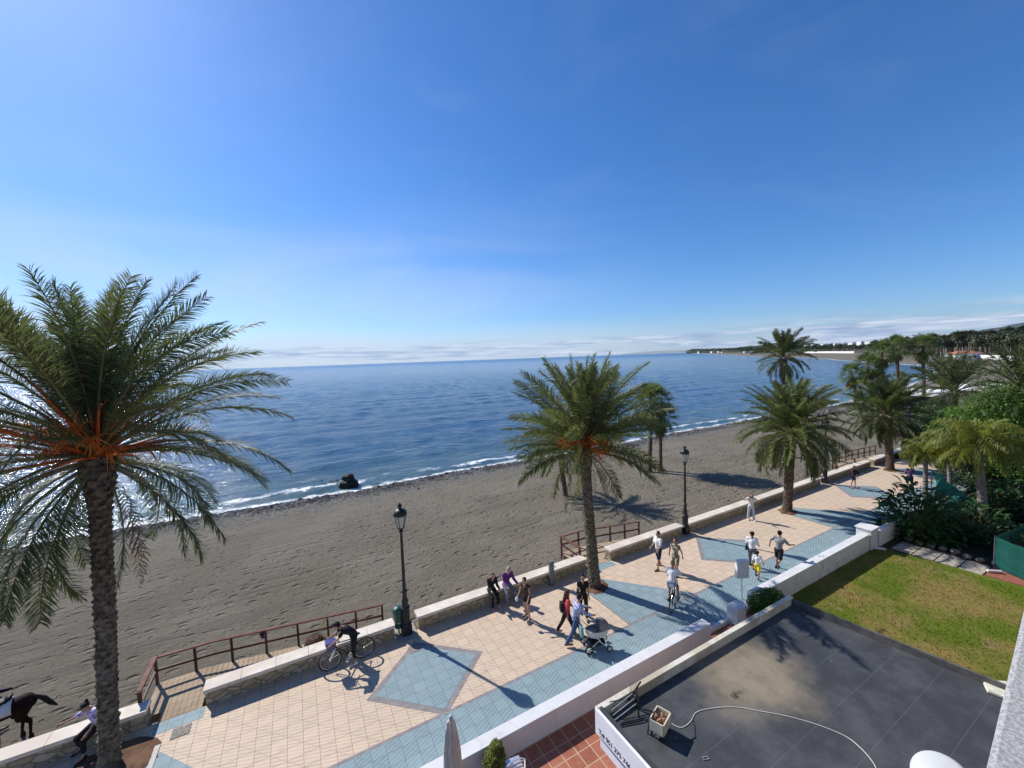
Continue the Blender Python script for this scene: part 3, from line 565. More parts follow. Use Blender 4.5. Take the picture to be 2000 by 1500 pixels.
def date_palm(label, base, heart, Lf, nf, r0=.3, r1=.24, lean=None, leaf=None, lmax=.55, n=64, seed=1, orange=0, fruit=0, emin=-62, emax=86, group='date palms in a row along the promenade', lw=.034, prot=.05, petiole=False, avoid=None, ringh=.17, barkm=None, trunk_dens=9, dead=3, droopk=1.0, bulge=.10, vup=.45):
    rg = np.random.default_rng(seed); random.seed(seed); base = Vector(base); heart = Vector(heart); loc = base.copy(); root = thing('date_palm', label, 'palm tree', loc, 0, group)
    H = heart-base; mid = H*.5+Vector((H.x*.08, 0, 0)); q = MB(); scarred_trunk(q, [(0, 0, -.25), tuple(mid*.5), tuple(mid), tuple(H*.8+Vector((0, 0, 0))), tuple(H)], r0, r1, trunk_dens, ringh, bulge, prot); q.build('trunk', barkm or bark, root)
    lv, stc, so_ = MB(), MB(), MB()
    for i in range(nf):
        f = (i+.5)/nf; e = R(emax-(emax-emin)*f**1.35+rg.normal(0, 5)); az = i*2.39996+rg.normal(0, .12); L_ = Lf*(.78+.27*math.sin(math.pi*min(1, f*1.15+.08)))*rg.uniform(.92, 1.08)
        if avoid is not None and e < .25 and abs((az-avoid+math.pi) % (2*math.pi)-math.pi) < .62: continue
        dr = droopk*R(20+44*math.cos(max(e, -.2))*rg.uniform(.7, 1.3)); bp = np.array(H)+np.array([math.cos(az), math.sin(az), 0])*r1*.75*math.cos(e)+np.array([0, 0, .30*math.sin(e)])
        frond(lv, so_ if orange and rg.random() < orange else stc, bp, az, e, L_, dr, lmax, n, lw, rg.normal(0, .25), .17, .045 if Lf > 4 else .035, vup, rg=rg)
    if petiole:        # orange lower stalks of the fronds, sheathing the green ones
        for i in range(46):
            az = rg.uniform(0, 6.28); e = rg.uniform(.05, 1.5); L_ = rg.uniform(1.1, 2.4); d = np.array([math.cos(az)*math.cos(e), math.sin(az)*math.cos(e), math.sin(e)]); p0 = np.array(H)+d*.12; Q = [p0]
            for k in range(5): Q.append(Q[-1]+d*L_/5); d = d-np.array([0, 0, .035]); d /= np.linalg.norm(d)
            so_.tube(Q, list(np.linspace(.042, .014, 6)), 5)
            for k in range(4): s0 = Q[-1-(k % 2)]; dd = d+rg.normal(0, .22, 3); l2 = rg.uniform(.15, .4); so_.tube([s0, s0+dd*l2], [.008, .004], 3, cap=False)
        orange = 1
    lv.build('crown', leaf or date_leaf, root); stc.build('frond_stalks', stalkm, root)
    if orange: so_.build('orange_frond_stalks', stalk_or, root)
    if fruit:
        fm = MB()
        for i in range(fruit):
            az = rg.uniform(0, 6.28); e = rg.uniform(.35, 1.25); L_ = Lf*rg.uniform(.18, .36); P = [np.array(H)+np.array([0, 0, .1])]; d = np.array([math.cos(az)*math.cos(e), math.sin(az)*math.cos(e), math.sin(e)])
            for k in range(6): P.append(P[-1]+d*L_/6); d = d-np.array([0, 0, .12]); d /= np.linalg.norm(d)
            fm.tube(P, list(np.linspace(.022, .012, 7)), 5)
            for k in range(26):
                dd = d+rg.normal(0, .42, 3); dd /= np.linalg.norm(dd); l2 = rg.uniform(.25, .55); p0 = P[-1-int(rg.integers(0, 3))]; p1 = p0+dd*l2*.5; p2 = p1+(dd-np.array([0, 0, .6]))*l2*.5; fm.tube([p0, p1, p2], [.011, .010, .006], 3, cap=False)
        fm.build('fruit_stalks', fruitm, root)
    if dead:
        dm, ds = MB(), MB()
        for i in range(dead): az = rg.uniform(0, 6.28); frond(dm, ds, np.array(H)+np.array([math.cos(az)*r1, math.sin(az)*r1, -.15]), az, R(rg.uniform(-70, -40)), Lf*rg.uniform(.45, .75), R(35), lmax*.6, 30, .03, 0, .2, .03, .1, ldroop=.8, rg=rg)
        d_ = dm.build('dry_fronds', deadm, root)
    return root
Zs = Vector((0, 0, 0))
hz = lambda px, py, Y: PY(px, py, Y)
p = W(*palmS[0]); palm1 = date_palm('tallest date palm at the left with orange stalks in its crown', p, hz(192, 893, p.y), 4.45, 84, .18, .18, n=112, lmax=.56, seed=11, orange=.0, fruit=16, emin=-46, lw=.024, bulge=.12, prot=.045, petiole=True, trunk_dens=6, ringh=.22, avoid=R(-42))
p = W(*palmS[1]); date_palm('date palm with bright orange fruit stalks beside the strolling family', p, hz(1141, 882, p.y), 3.95, 84, .235, .20, n=92, lmax=.5, prot=.03, seed=23, orange=.10, fruit=38, emin=-8, emax=86, leaf=date_leaf2, droopk=.72, lw=.034, dead=4)
p = W(*palmS[2]); date_palm('date palm with dense green drooping crown, third from the left', p, hz(1545, 850, p.y), 3.45, 100, .22, .21, n=72, lmax=.5, seed=35, emin=-40, leaf=date_leaf2, barkm=bark2, lw=.046, droopk=1.2, dead=4)
p = W(*palmS[3]); date_palm('date palm with a reddish trunk, fourth in the promenade row', p, hz(1733, 815, p.y), 3.2, 70, .23, .22, n=56, lmax=.5, seed=47, emin=-42, barkm=bark2, lw=.06, dead=4)
p = W(*palmS[4]); date_palm('date palm rising behind the garden trees, fifth in the promenade row', p, hz(1862, 768, p.y), 4.0, 60, .28, .25, n=40, lmax=.6, seed=53, emin=-30, lw=.07, dead=2)
p = GB(1105, 968); date_palm('small date palm on the sand partly hidden by the palm with orange fruit', p, hz(1092, 874, p.y), 3.1, 48, .16, .15, n=40, lmax=.5, seed=61, emin=-45, leaf=date_leaf2, lw=.05, group=None, dead=2, bulge=.05)
p = GB(1540, 893); date_palm('slender tall date palm on the beach above the third promenade palm', p, hz(1529, 702, p.y), 2.9, 46, .20, .18, n=40, lmax=.5, seed=67, emin=-55, lw=.06, group=None, dead=4, bulge=.12)
p = W(72, 13.2); date_palm('date palm at the right edge above the hedge tree', Vector((38.5, 25.5, -.2)), hz(1992, 752, 25.5) if False else hz(1995, 762, 25.5), 3.2, 50, .25, .22, n=40, lmax=.5, seed=71, emin=-30, lw=.05, group=None, dead=0)

def fan_crown(lv, st, dd, H, rg, nl=34, Lp=1.0, Rf=.95, emin=-55, skirt=10, seg=22):
    for i in range(nl+skirt):
        dead = i >= nl; f = (i+.5)/nl; e = R(84-(84-emin)*f) if not dead else R(rg.uniform(-88, -62)); az = i*2.39996+rg.normal(0, .15); L_ = Lp*rg.uniform(.8, 1.15)*(.8 if dead else 1)
        d = np.array([math.cos(az)*math.cos(e), math.sin(az)*math.cos(e), math.sin(e)]); b0 = np.array(H)+d*.1-np.array([0, 0, .3 if dead else 0]); c = b0+d*L_-np.array([0, 0, .1*L_])
        (dd if dead else st).tube([b0, (b0+c)/2+np.array([0, 0, .05]), c], [.025, .02, .014], 4, cap=False)
        side = np.array([-math.sin(az), math.cos(az), 0]); n_ = np.cross(d, side); n_ /= np.linalg.norm(n_)
        angs = np.radians(np.linspace(-118, 118, seg)+rg.normal(0, 2, seg)); lr = Rf*(1-.28*np.abs(angs/2.1)**1.5)*rg.uniform(.9, 1.08, seg)*(.7 if dead else 1); c0 = c
        dirs = d[None]*np.cos(angs)[:, None]+side[None]*np.sin(angs)[:, None]*(.45 if dead else 1)+n_[None]*(.12*np.cos(np.arange(seg)*3.14159))[:, None]; dirs /= np.linalg.norm(dirs, axis=1)[:, None]
        wv = np.cross(dirs, n_); M = c0+dirs*lr[:, None]*.46; E = M+(dirs-np.array([0, 0, 1])*rg.uniform(.2, 1.0, (seg, 1)))*lr[:, None]*.55; hw = Rf*.46*math.radians(236/seg)*.52; hw = hw
        B0 = np.repeat(c0[None], seg, 0); T = (dd if dead else lv); T.tris(np.stack([B0, M+wv*hw, M-wv*hw], 1)); T.tris(np.stack([M-wv*hw, M+wv*hw, E], 1))
def fan_palm(label, base, heart, Rc=2.0, nl=34, skirt=12, r0=.2, r1=.16, seed=1, leaf=None, group=None, seg=22):
    rg = np.random.default_rng(seed); random.seed(seed); base = Vector(base); H = Vector(heart)-base; root = thing('fan_palm', label, 'palm tree', base, 0, group)
    q = MB(); n = 24; pts = [H*(i/n)+Vector((0, 0, -.3 if i == 0 else 0)) for i in range(n+1)]; q.tube(pts, [r0+(r1-r0)*i/n+random.uniform(-.012, .012)+.12*math.exp(-i*.8) for i in range(n+1)], 10); q.build('trunk', bark2, root)
    lv, st, dd = MB(), MB(), MB(); fan_crown(lv, st, dd, H, rg, nl, Rc*.60, Rc*.50, skirt=skirt, seg=seg)
    lv.build('crown', leaf or fan_leaf, root); st.build('leaf_stalks', stalkm, root)
    if skirt: dd.build('dead_leaf_skirt', deadm, root)
    return root
p = GB(1268, 921); fan_palm('fan palm with a shaggy brown skirt on the sand behind the second lamp', p, hz(1273, 785, p.y), 2.1, 54, 40, .19, .17, 5)
p2 = GB(1290, 919); fan_palm('shorter fan palm growing against the shaggy one on the sand', p2, hz(1290, 812, p2.y), 1.7, 34, 26, .17, .15, 6)
grp = 'tall fan palms on the far beach by the restaurant'
for i, (px, py, Y, Rc, nl, sk, lab) in enumerate([(1803, 676, 52, 1.95, 40, 30, 'tallest fan palm with a slim trunk and brown skirt, right of the cluster'), (1752, 676, 53, 1.8, 36, 22, 'tall fan palm between the dense cluster and the tallest one'), (1722, 688, 51, 1.9, 40, 34, 'fan palm with rusty dead leaves at the top of the dense cluster'),
        (1759, 738, 54, 1.2, 26, 14, 'lower fan palm with a bare trunk beside the white restaurant roof'), (1696, 712, 50, 1.8, 36, 26, 'broad fan palm in the middle of the dense cluster'), (1662, 730, 51, 1.6, 32, 16, 'leftmost fan palm of the dense cluster leaning over the sea'),
        (1680, 758, 49.5, 1.7, 34, 20, 'low fan palm at the left foot of the dense cluster'), (1714, 745, 50.5, 1.8, 36, 26, 'low leafy fan palm under the rusty one in the cluster'), (1735, 775, 50, 1.5, 30, 16, 'lowest fan palm at the right foot of the cluster'), (1692, 795, 49, 1.5, 26, 14, 'stubby fan palm nearest the sand in the cluster')]):
    H = hz(px, py, Y); b0 = W(1, 1); x0 = hz(px+ (6 if i in (5, 6) else 2), 840, Y); b0 = Vector((x0.x, Y, 0)); b0.z = bz(b0)
    if i >= 4 and i < 8: b0 = b0.lerp(Vector((hz(1712, 840, 50).x, 50, b0.z)), .6)
    fan_palm(lab, b0, H, Rc, nl, sk, .22, .17, 80+i, group=grp, seg=18)

# ---- broadleaf foliage
def leaf_cloud(mb, lobes, n, size, rg, flat=.35, shell=.55):
    """leaves through a set of ellipsoid lobes (cx,cy,cz,rx,ry,rz)"""
    Lb = np.array(lobes, float); vol = Lb[:, 3]*Lb[:, 4]*Lb[:, 5]; k = rg.choice(len(Lb), n, p=vol/vol.sum()); d = rg.normal(0, 1, (n, 3)); d /= np.linalg.norm(d, axis=1)[:, None]
    clump = .5+.5*np.sin(d[:, 0]*7+k)*np.sin(d[:, 1]*6+k*2.1)*np.sin(d[:, 2]*8+k*1.3); r_ = (shell+(1-shell)*rg.random(n)**.6)*(.86+.2*clump)
    C = Lb[k, :3]+d*Lb[k, 3:6]*r_[:, None]; nrm = d+rg.normal(0, .7, (n, 3))+np.array([0, 0, flat]); nrm /= np.linalg.norm(nrm, axis=1)[:, None]
    a = np.cross(nrm, rg.normal(0, 1, (n, 3))); a /= np.linalg.norm(a, axis=1)[:, None]; b_ = np.cross(nrm, a); s1 = size*rg.uniform(.6, 1.3, (n, 1)); s2 = s1*rg.uniform(.35, .6, (n, 1))
    mb.quads(np.stack([C-a*s1, C-b_*s2, C+a*s1, C+b_*s2], 1))
def broad_tree(name, label, base, lobes, n, size, leaf, seed=1, cat='tree', trunks=((0, 0),), r=.12, group=None, th=None, partname='crown'):
    rg = np.random.default_rng(seed); base = Vector(base); root = thing(name, label, cat, base, 0, group); q = MB(); leaf_cloud(q, lobes, n, size, rg); q.build(partname, leaf, root)
    q = MB(); top = max(l[2] for l in lobes)
    for dx, dy in trunks:
        q.tube([(dx, dy, -.2), (dx*1.1+.05, dy, top*.4), (dx*1.3, dy+.05, top*.8)], [r*1.2, r, r*.5], 7)
        for l in lobes[:8]: q.tube([(dx*1.1, dy, top*.45), ((dx+l[0])/2, (dy+l[1])/2, top*.6), (l[0], l[1], l[2])], [r*.5, r*.35, r*.12], 5)
    q.build('trunk', MAT('brown_bark', (.10, .075, .05), .95, .4, 8, .6, 20), root); return root
gl = leafmat('bright_leaf', (.045, .105, .012), (.10, .19, .02), .3); gd = leafmat('shade_dark_leaf', (.014, .034, .010), (.028, .060, .015), .06); gm = leafmat('olive_leaf', (.03, .052, .014), (.055, .085, .022), .15); gh = leafmat('hedge_leaf', (.035, .085, .012), (.07, .14, .02), .25)
def lob(px, py, Y, rx, ry, rz, base): v = hz(px, py, Y)-Vector(base); return (v.x, v.y, v.z, rx, ry, rz)
b0 = Vector((34.5, 28.5, -.2))
broad_tree('garden_tree', 'large bright green tree filling the right edge above the garden', b0, [lob(x_, y_, Y_, rx, ry, rz, b0) for x_, y_, Y_, rx, ry, rz in [(1960, 805, 26, 2.4, 2.2, 1.6), (1995, 780, 25.5, 2.2, 2, 1.5), (1905, 822, 27, 2.2, 2, 1.3), (1875, 850, 27.5, 1.9, 1.9, 1.3), (1935, 860, 26, 2.3, 2.2, 1.6), (2010, 850, 25, 2.6, 2.2, 2.0), (2060, 800, 26, 3, 2.5, 2.2), (1855, 815, 30, 1.6, 1.6, 1.0), (1990, 900, 25, 2, 2, 1.4)]], 42000, .075, gl, 3, r=.25)
b0 = Vector((40.5, 33, -.2))
broad_tree('garden_tree', 'dark green tree behind the bright one, under the fifth palm', b0, [lob(x_, y_, Y_, rx, ry, rz, b0) for x_, y_, Y_, rx, ry, rz in [(1840, 830, 36, 2.4, 2, 1.8), (1800, 850, 37, 1.6, 1.6, 1.5), (1870, 880, 33, 2.4, 2, 2.0), (1960, 900, 30, 2.6, 2, 2.2), (1820, 800, 40, 1.8, 1.8, 1.2), (1885, 920, 28, 1.7, 1.5, 1.5), (1935, 925, 27, 1.8, 1.6, 1.6), (1850, 895, 32, 1.6, 1.5, 1.5), (1985, 930, 27, 2, 1.8, 1.8)]], 34000, .09, gm, 4, r=.2)
# undergrowth behind the path, deep shade put into its dark leaf colour
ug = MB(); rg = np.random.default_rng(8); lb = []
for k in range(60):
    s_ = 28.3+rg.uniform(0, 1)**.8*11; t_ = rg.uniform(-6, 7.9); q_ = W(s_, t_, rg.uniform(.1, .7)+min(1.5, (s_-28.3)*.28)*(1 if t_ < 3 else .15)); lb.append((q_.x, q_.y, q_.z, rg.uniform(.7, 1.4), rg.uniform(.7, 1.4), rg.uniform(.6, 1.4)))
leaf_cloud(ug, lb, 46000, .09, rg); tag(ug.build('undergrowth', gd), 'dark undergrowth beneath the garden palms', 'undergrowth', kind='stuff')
# paddle-leaf bushes
def paddle_bush(label, base, n, L_, seed, leaf, dome=(1.2, 1.0, 1.5)):
    rg = np.random.default_rng(seed); root = thing('banana_bush', label, 'bush', base); lv, st = MB(), MB()
    for i in range(n):
        az = i*2.39996+rg.normal(0, .2); ph = math.acos(1-rg.random()*.98); rr = rg.uniform(.55, 1.0); d0 = np.array([math.sin(ph)*math.cos(az), math.sin(ph)*math.sin(az), math.cos(ph)])
        p1 = d0*np.array(dome)*rr; p1[2] = max(.12, p1[2]); o = np.array([p1[0]*.25, p1[1]*.25, 0])
        if i % 3 == 0: st.tube([o, (o+p1)/2+np.array([0, 0, .1]), p1], [.02, .015, .01], 4, cap=False)
        a2 = az+rg.normal(0, .5); e = rg.uniform(-.1, 1.1); dd = np.array([math.cos(a2)*math.cos(e), math.sin(a2)*math.cos(e), math.sin(e)]); l1 = L_*rg.uniform(.6, 1.2); side = np.array([-math.sin(a2), math.cos(a2), 0]); m_ = 4; C = [p1]
        for k in range(m_): C.append(C[-1]+dd*l1/m_); dd = dd-np.array([0, 0, .28]); dd /= np.linalg.norm(dd)
        wl = [.02, .16, .19, .14, .0]; up_ = np.array([0, 0, 1])
        for k in range(m_):
            for sd in (-1, 1): lv.quads([[C[k], C[k+1], C[k+1]+(side*sd+up_*.35)*wl[k+1]*l1, C[k]+(side*sd+up_*.35)*wl[k]*l1]])
    lv.build('leaves', leaf, root); st.build('stems', stalkm, root); return root
gp = leafmat('paddle_leaf', (.018, .055, .014), (.035, .10, .024), .12)
for i, (px, py, n, L_, dm, lab) in enumerate([(1788, 1046, 640, .52, (1.75, 1.5, 3.0), 'dense glossy paddle-leaf bush beside the end of the white wall'), (1850, 1048, 240, .42, (1.4, 1.2, 1.1), 'paddle-leaf bush in the shade left of the green netting'), (1905, 1040, 260, .45, (1.5, 1.3, 1.6), 'paddle-leaf bush in the dark under the large grey palm trunk'), (1965, 1010, 280, .5, (1.6, 1.5, 2.3), 'paddle-leaf bush at the right edge above the green screen'), (2000, 960, 300, .5, (1.8, 1.6, 3.0), 'tall paddle-leaf bush against the right edge')]):
    p = G(px, py, -.2); paddle_bush(lab, p, n, L_, 200+i, gp, dm)
# arching lime palms in the garden
def lime_palm(label, base, heart, Lf, nf, seed, r0=.16, n=44, lm=.55):
    rg = np.random.default_rng(seed); base = Vector(base); H = Vector(heart)-base; root = thing('queen_palm', label, 'palm tree', base)
    q = MB(); m_ = 40; q.tube([H*(i/m_)-Vector((0, 0, .2 if i == 0 else 0)) for i in range(m_+1)], [r0*(1-.25*i/m_)+(.010 if i % 2 else -.004) for i in range(m_+1)], 12); q.build('trunk', greytrunk, root)
    lv, st = MB(), MB()
    for i in range(nf):
        f = (i+.5)/nf; e = R(80-95*f); az = i*2.4+rg.normal(0, .1); frond(lv, st, np.array(H), az, e, Lf*rg.uniform(.85, 1.1), R(85), lm, n, .035, rg.normal(0, .2), .12, .03, .3, ldroop=1.5, rg=rg, spread=.5)
    lv.build('crown', lime_leaf, root); st.build('frond_stalks', MAT('lime_stalk', (.26, .26, .06), .6, .2, 2), root); return root
p = G(1922, 1030, -.2); lime_palm('yellow-green arching palm with a grey ringed trunk in the garden', p, hz(1910, 868, p.y), 2.3, 36, 301, .21, n=70, lm=.62)
p = G(1807, 1005, -.2); lime_palm('smaller yellow-green palm beside the person in purple', p, hz(1808, 888, p.y), 1.25, 20, 302, .13, n=60, lm=.5)
p = G(1858, 985, -.2); lime_palm('slim pale-trunked palm between the netting and the trees', p, hz(1852, 878, p.y), 1.7, 22, 303, .13, n=60, lm=.5)
# small clipped bushes
p = G(1478, 1178, 0.0); bb_ = W(14.85, 8.2, -.1)
broad_tree('green_bush', 'rounded green bush between the short white pillar and the peeling wall', bb_, [(0, 0, .75, .50, .42, .48), (.4, .10, .80, .42, .38, .40), (-.25, .05, .6, .38, .35, .38), (.1, 0, .35, .4, .4, .4)], 5200, .045, gh, 6, cat='bush', r=.02, partname='foliage')
# plants on the far promenade edge
p = G(1765, 895, 0); broad_tree('beach_shrub', 'small dry shrub beside the fourth palm trunk', p, [(0, 0, .25, .9, .5, .3)], 1400, .05, gm, 9, cat='bush', r=.02, partname='foliage')

# ================================================================== FAR COAST
fgd = leafmat('far_pine', (.034, .050, .020), (.07, .085, .034), .1); fgl = leafmat('far_olive', (.055, .072, .028), (.10, .105, .045), .1)  # pine greens lightened, distance haze put into the leaf colour
def far_tree(name, label, loc, h, seed, leaf, kind):
    rg = np.random.default_rng(seed); root = thing(name, label, 'palm tree' if kind == 'palm' else 'tree', loc); q = MB()
    if kind == 'palm':
        q.tube([(0, 0, -1), (.1, 0, h*.5), (0, 0, h-1.5)], [.30, .24, .2], 6); q.build('trunk', bark, root)
        l, s_, d_ = MB(), MB(), MB(); fan_crown(l, s_, d_, (0, 0, h-1.5), rg, 26, 1.2, 1.5, skirt=8, seg=9); l.v += s_.v; 
        l2 = MB(); fan_crown(l2, l2, l2, (0, 0, h-1.5), rg, 30, 1.3, 1.7, skirt=10, seg=9); l2.build('crown', leaf, root)
    else:
        q.tube([(0, 0, -1), (.2, 0, h*.5), (0, .2, h*.75)], [.35, .28, .12], 6); q.build('trunk', bark, root); l = MB(); lb = []
        for k in range(7): a = rg.uniform(0, 6.28); rr = rg.uniform(0, h*.28); lb.append((rr*math.cos(a), rr*math.sin(a), h*rg.uniform(.5, .86), h*rg.uniform(.14, .24), h*rg.uniform(.14, .24), h*rg.uniform(.09, .16)))
        leaf_cloud(l, lb, 900, h*.045, rg); l.build('crown', leaf, root)
    return root
protos = [far_tree('far_pine_tree', 'dark rounded pine in the grove behind the far beach', (0, 0, 0), 10, 401, fgd, 't'), far_tree('far_pine_tree', 'dark rounded pine in the grove behind the far beach', (0, 0, 0), 10, 402, fgl, 't'), far_tree('far_pine_tree', 'dark rounded pine in the grove behind the far beach', (0, 0, 0), 10, 403, fgd, 't'),
          far_tree('far_palm_tree', 'tall palm standing in the grove behind the far beach', (0, 0, 0), 12, 404, fgl, 'palm'), far_tree('far_palm_tree', 'tall palm standing in the grove behind the far beach', (0, 0, 0), 12, 405, fgd, 'palm')]
GT = 'trees in the grove behind the far beach'; used = set(); random.seed(99)
def put_far(k, loc, sc, where=''):
    o = protos[k]; lab_ = ('tall palm' if k > 2 else ('lighter olive-green pine' if k == 1 else 'dark rounded pine'))+' '+where; gp_ = ('palms ' if k > 2 else ('olive-green pines ' if k == 1 else 'dark pines '))+where
    if k not in used: used.add(k); o.location = loc; o.scale = (sc,)*3; o.rotation_euler = (0, 0, random.uniform(0, 6)); o['group'] = gp_; o['label'] = lab_
    else: dup(o, loc, random.uniform(0, 6), lab_, gp_, sc)
# rows: (px from, px to, depth from->to, count, top py from -> to)
rows = [(1822, 2040, 330, 250, 46, 656, 640, .35), (1830, 2060, 420, 330, 30, 652, 638, .2), (1700, 1830, 560, 340, 26, 668, 655, .3), (1560, 1710, 1000, 560, 30, 673, 669, .15), (1460, 1570, 1700, 1000, 24, 676, 672, .05), (1395, 1470, 2600, 1700, 16, 680, 676, 0), (1352, 1400, 3350, 2600, 10, 684, 681, 0)]
WH = ['in the front row behind the beach hut and white wall', 'in the back row above the beach hut', 'behind the long white wall left of the hut', 'on the bay shore below the hillside villas', 'on the wooded shore left of the villas', 'beside the slanted white building on the headland', 'on the low tip of the headland']
for (x0, x1, Y0, Y1, n, t0, t1, pf), where in zip(rows, WH):
    for i in range(n):
        f = (i+random.uniform(-.4, .4))/n; px = x0+(x1-x0)*f; Y = math.exp(math.log(Y0)+(math.log(Y1)-math.log(Y0))*f)*random.uniform(.95, 1.1); top = t0+(t1-t0)*f+random.uniform(-1, 5)*(1 if Y < 500 else .35)
        P_ = PY(px, top, Y); pal = random.random() < pf; k = random.choice([3, 4]) if pal else random.choice([0, 1, 2]); base = Vector((P_.x, P_.y, -.6)); hgt = (P_.z-base.z)/(1.0 if pal else .96)
        if pal: hgt *= 1.08
        put_far(k, base, max(.25, hgt/(12 if pal else 10)), where)
# low scrub mass between the trunks
q = MB(); rg = np.random.default_rng(77); lb = []
for x0, x1, Y0, Y1, n, t0, t1, pf in rows:
    for i in range(n*2):
        f = i/(n*2); px = x0+(x1-x0)*f; Y = math.exp(math.log(Y0)+(math.log(Y1)-math.log(Y0))*f)*1.12; c = PY(px, 690, Y); sc = Y/330; h_ = 3.2*max(1, sc*.8); lb.append((c.x, c.y, h_*.35, 5.5*sc, 5*sc, h_))
leaf_cloud(q, lb, 16000, 1.0, rg); 
V = np.concatenate(q.v).reshape(-1, 4, 3); Cc = V.mean(1, keepdims=True); scl = np.clip(np.linalg.norm(Cc, axis=2, keepdims=True)/480, .8, 6); V = Cc+(V-Cc)*scl; q.v = [V.reshape(-1, 3)]
tag(q.build('distant_wood', fgd), 'dark mass of scrub and trees along the far coast', 'wood', kind='stuff')
# ================================================================== FAR BUILDINGS
wh = MAT('far_white_wall', (.74, .73, .70), .85, .08, .3); roofr = MAT('terracotta_roof', (.38, .15, .085), .85, .25, .8); dk = MAT('dark_window', (.03, .035, .04), .3, .1, 1)
def house(name, label, c, w_, d_, h_, rz, roof='flat', group=None, win=4):
    o = thing(name, label, 'house', c, rz, group); q = MB(); q.box((0, 0, h_/2-1), (w_, d_, h_+2)); q.build('wall', wh, o)
    q = MB()
    if roof == 'hip': q.add([(-w_/2-.6, -d_/2-.6, h_), (w_/2+.6, -d_/2-.6, h_), (w_/2+.6, d_/2+.6, h_), (-w_/2-.6, d_/2+.6, h_), (-w_/4, 0, h_+d_*.22), (w_/4, 0, h_+d_*.22)], [(0, 1, 5, 4), (1, 2, 5), (2, 3, 4, 5), (3, 0, 4), (3, 2, 1, 0)]); q.build('roof', roofr, o)
    else: q.box((0, 0, h_+.15), (w_+.4, d_+.4, .3)); q.build('roof', wh, o)
    for k in range(win):
        q = MB(); x = -w_/2+w_*(k+.5)/win; q.box((x, -d_/2-.03, h_*.45), (w_/win*.5, .1, h_*.4)); q.build('window', dk, o)
    return o
p = PY(1882, 700, 250); house('beach_hut', 'white beach hut with an orange tiled roof on the far sand', (p.x, p.y, -.6), 17, 8, 3.6, R(8), 'hip')
# white dome villa on the headland
p = PY(1418, 686, 2400); o = thing('shore_villa', 'white slanted building on the headland shore', 'building', (p.x, p.y, -1)); q = MB(); q.add([(-28, -10, 0), (26, -10, 0), (26, 14, 0), (-28, 14, 0), (-2, -6, 21), (24, -6, 21), (24, 10, 21), (-2, 10, 21)], [(3, 2, 1, 0), (4, 5, 6, 7), (0, 1, 5, 4), (1, 2, 6, 5), (2, 3, 7, 6), (3, 0, 4, 7)]); q.build('wall', wh, o)
q = MB(); q.box((44, 0, 9), (36, 16, 20)); q.build('annex', MAT('grey_glass_wall', (.25, .3, .34), .4, .2, .1), o)
ORD = ['leftmost','second','third','fourth','fifth','sixth','seventh','eighth','ninth','rightmost']; VX = sorted([1640,1652,1668,1684,1612,1590,1576,1700,1716,1730]); HX = sorted([1460,1475,1500,1395,1408,1370])
for i, (px, py, Y, w_, h_) in enumerate([(1640, 672, 1150, 30, 8), (1652, 671, 1180, 18, 11), (1668, 670.5, 1130, 26, 9), (1684, 668.5, 1100, 22, 9), (1612, 673, 1300, 24, 8), (1590, 674, 1350, 20, 7), (1576, 675, 1380, 16, 6), (1700, 668, 1020, 20, 7), (1716, 667.5, 980, 24, 7), (1730, 667, 960, 14, 8)]):
    p = PY(px, py, Y*.86); house('hillside_villa', ORD[VX.index(px)]+' of the ten white villas on the wooded ridge above the far beach', (p.x, p.y, p.z-h_*.6), w_*.8, 12, h_*.8, R(random.uniform(-20, 20)), group='white villas on the wooded ridge', win=3)
for i, (px, Y) in enumerate([(1460, 1500), (1475, 1400), (1500, 1150), (1395, 2700), (1408, 2600), (1370, 3100)]):
    p = PY(px, 690, Y); house('shore_house', (ORD[HX.index(px)] if px < 1500 else 'rightmost')+' of the six small pale houses along the headland shore', (p.x, p.y, -.8), Y/60, Y/120, Y/260, R(random.uniform(-20, 20)), group='small houses along the far shore', win=3)
def wallrun(label, pts, h_=1.6, Y=None):
    q = MB(); P_ = [PY(px, 690, Y_) for px, Y_ in pts]
    for a_, b_ in zip(P_[:-1], P_[1:]): q.bar((a_.x, a_.y, -.5+h_/2), (b_.x, b_.y, -.5+h_/2), .5, h_+1)
    tag(q.build('beach_wall', wh), label, 'wall')
wallrun('long low white wall at the back of the far beach, left of the hut', [(1566, 860), (1620, 720), (1668, 600)], 2.4)
wallrun('white wall with pillars right of the beach hut', [(1905, 250), (1960, 225), (1990, 205), (2060, 190)], 1.9)
wallrun('short white wall touching the left side of the beach hut', [(1828, 372), (1850, 330), (1868, 262)], 1.9)
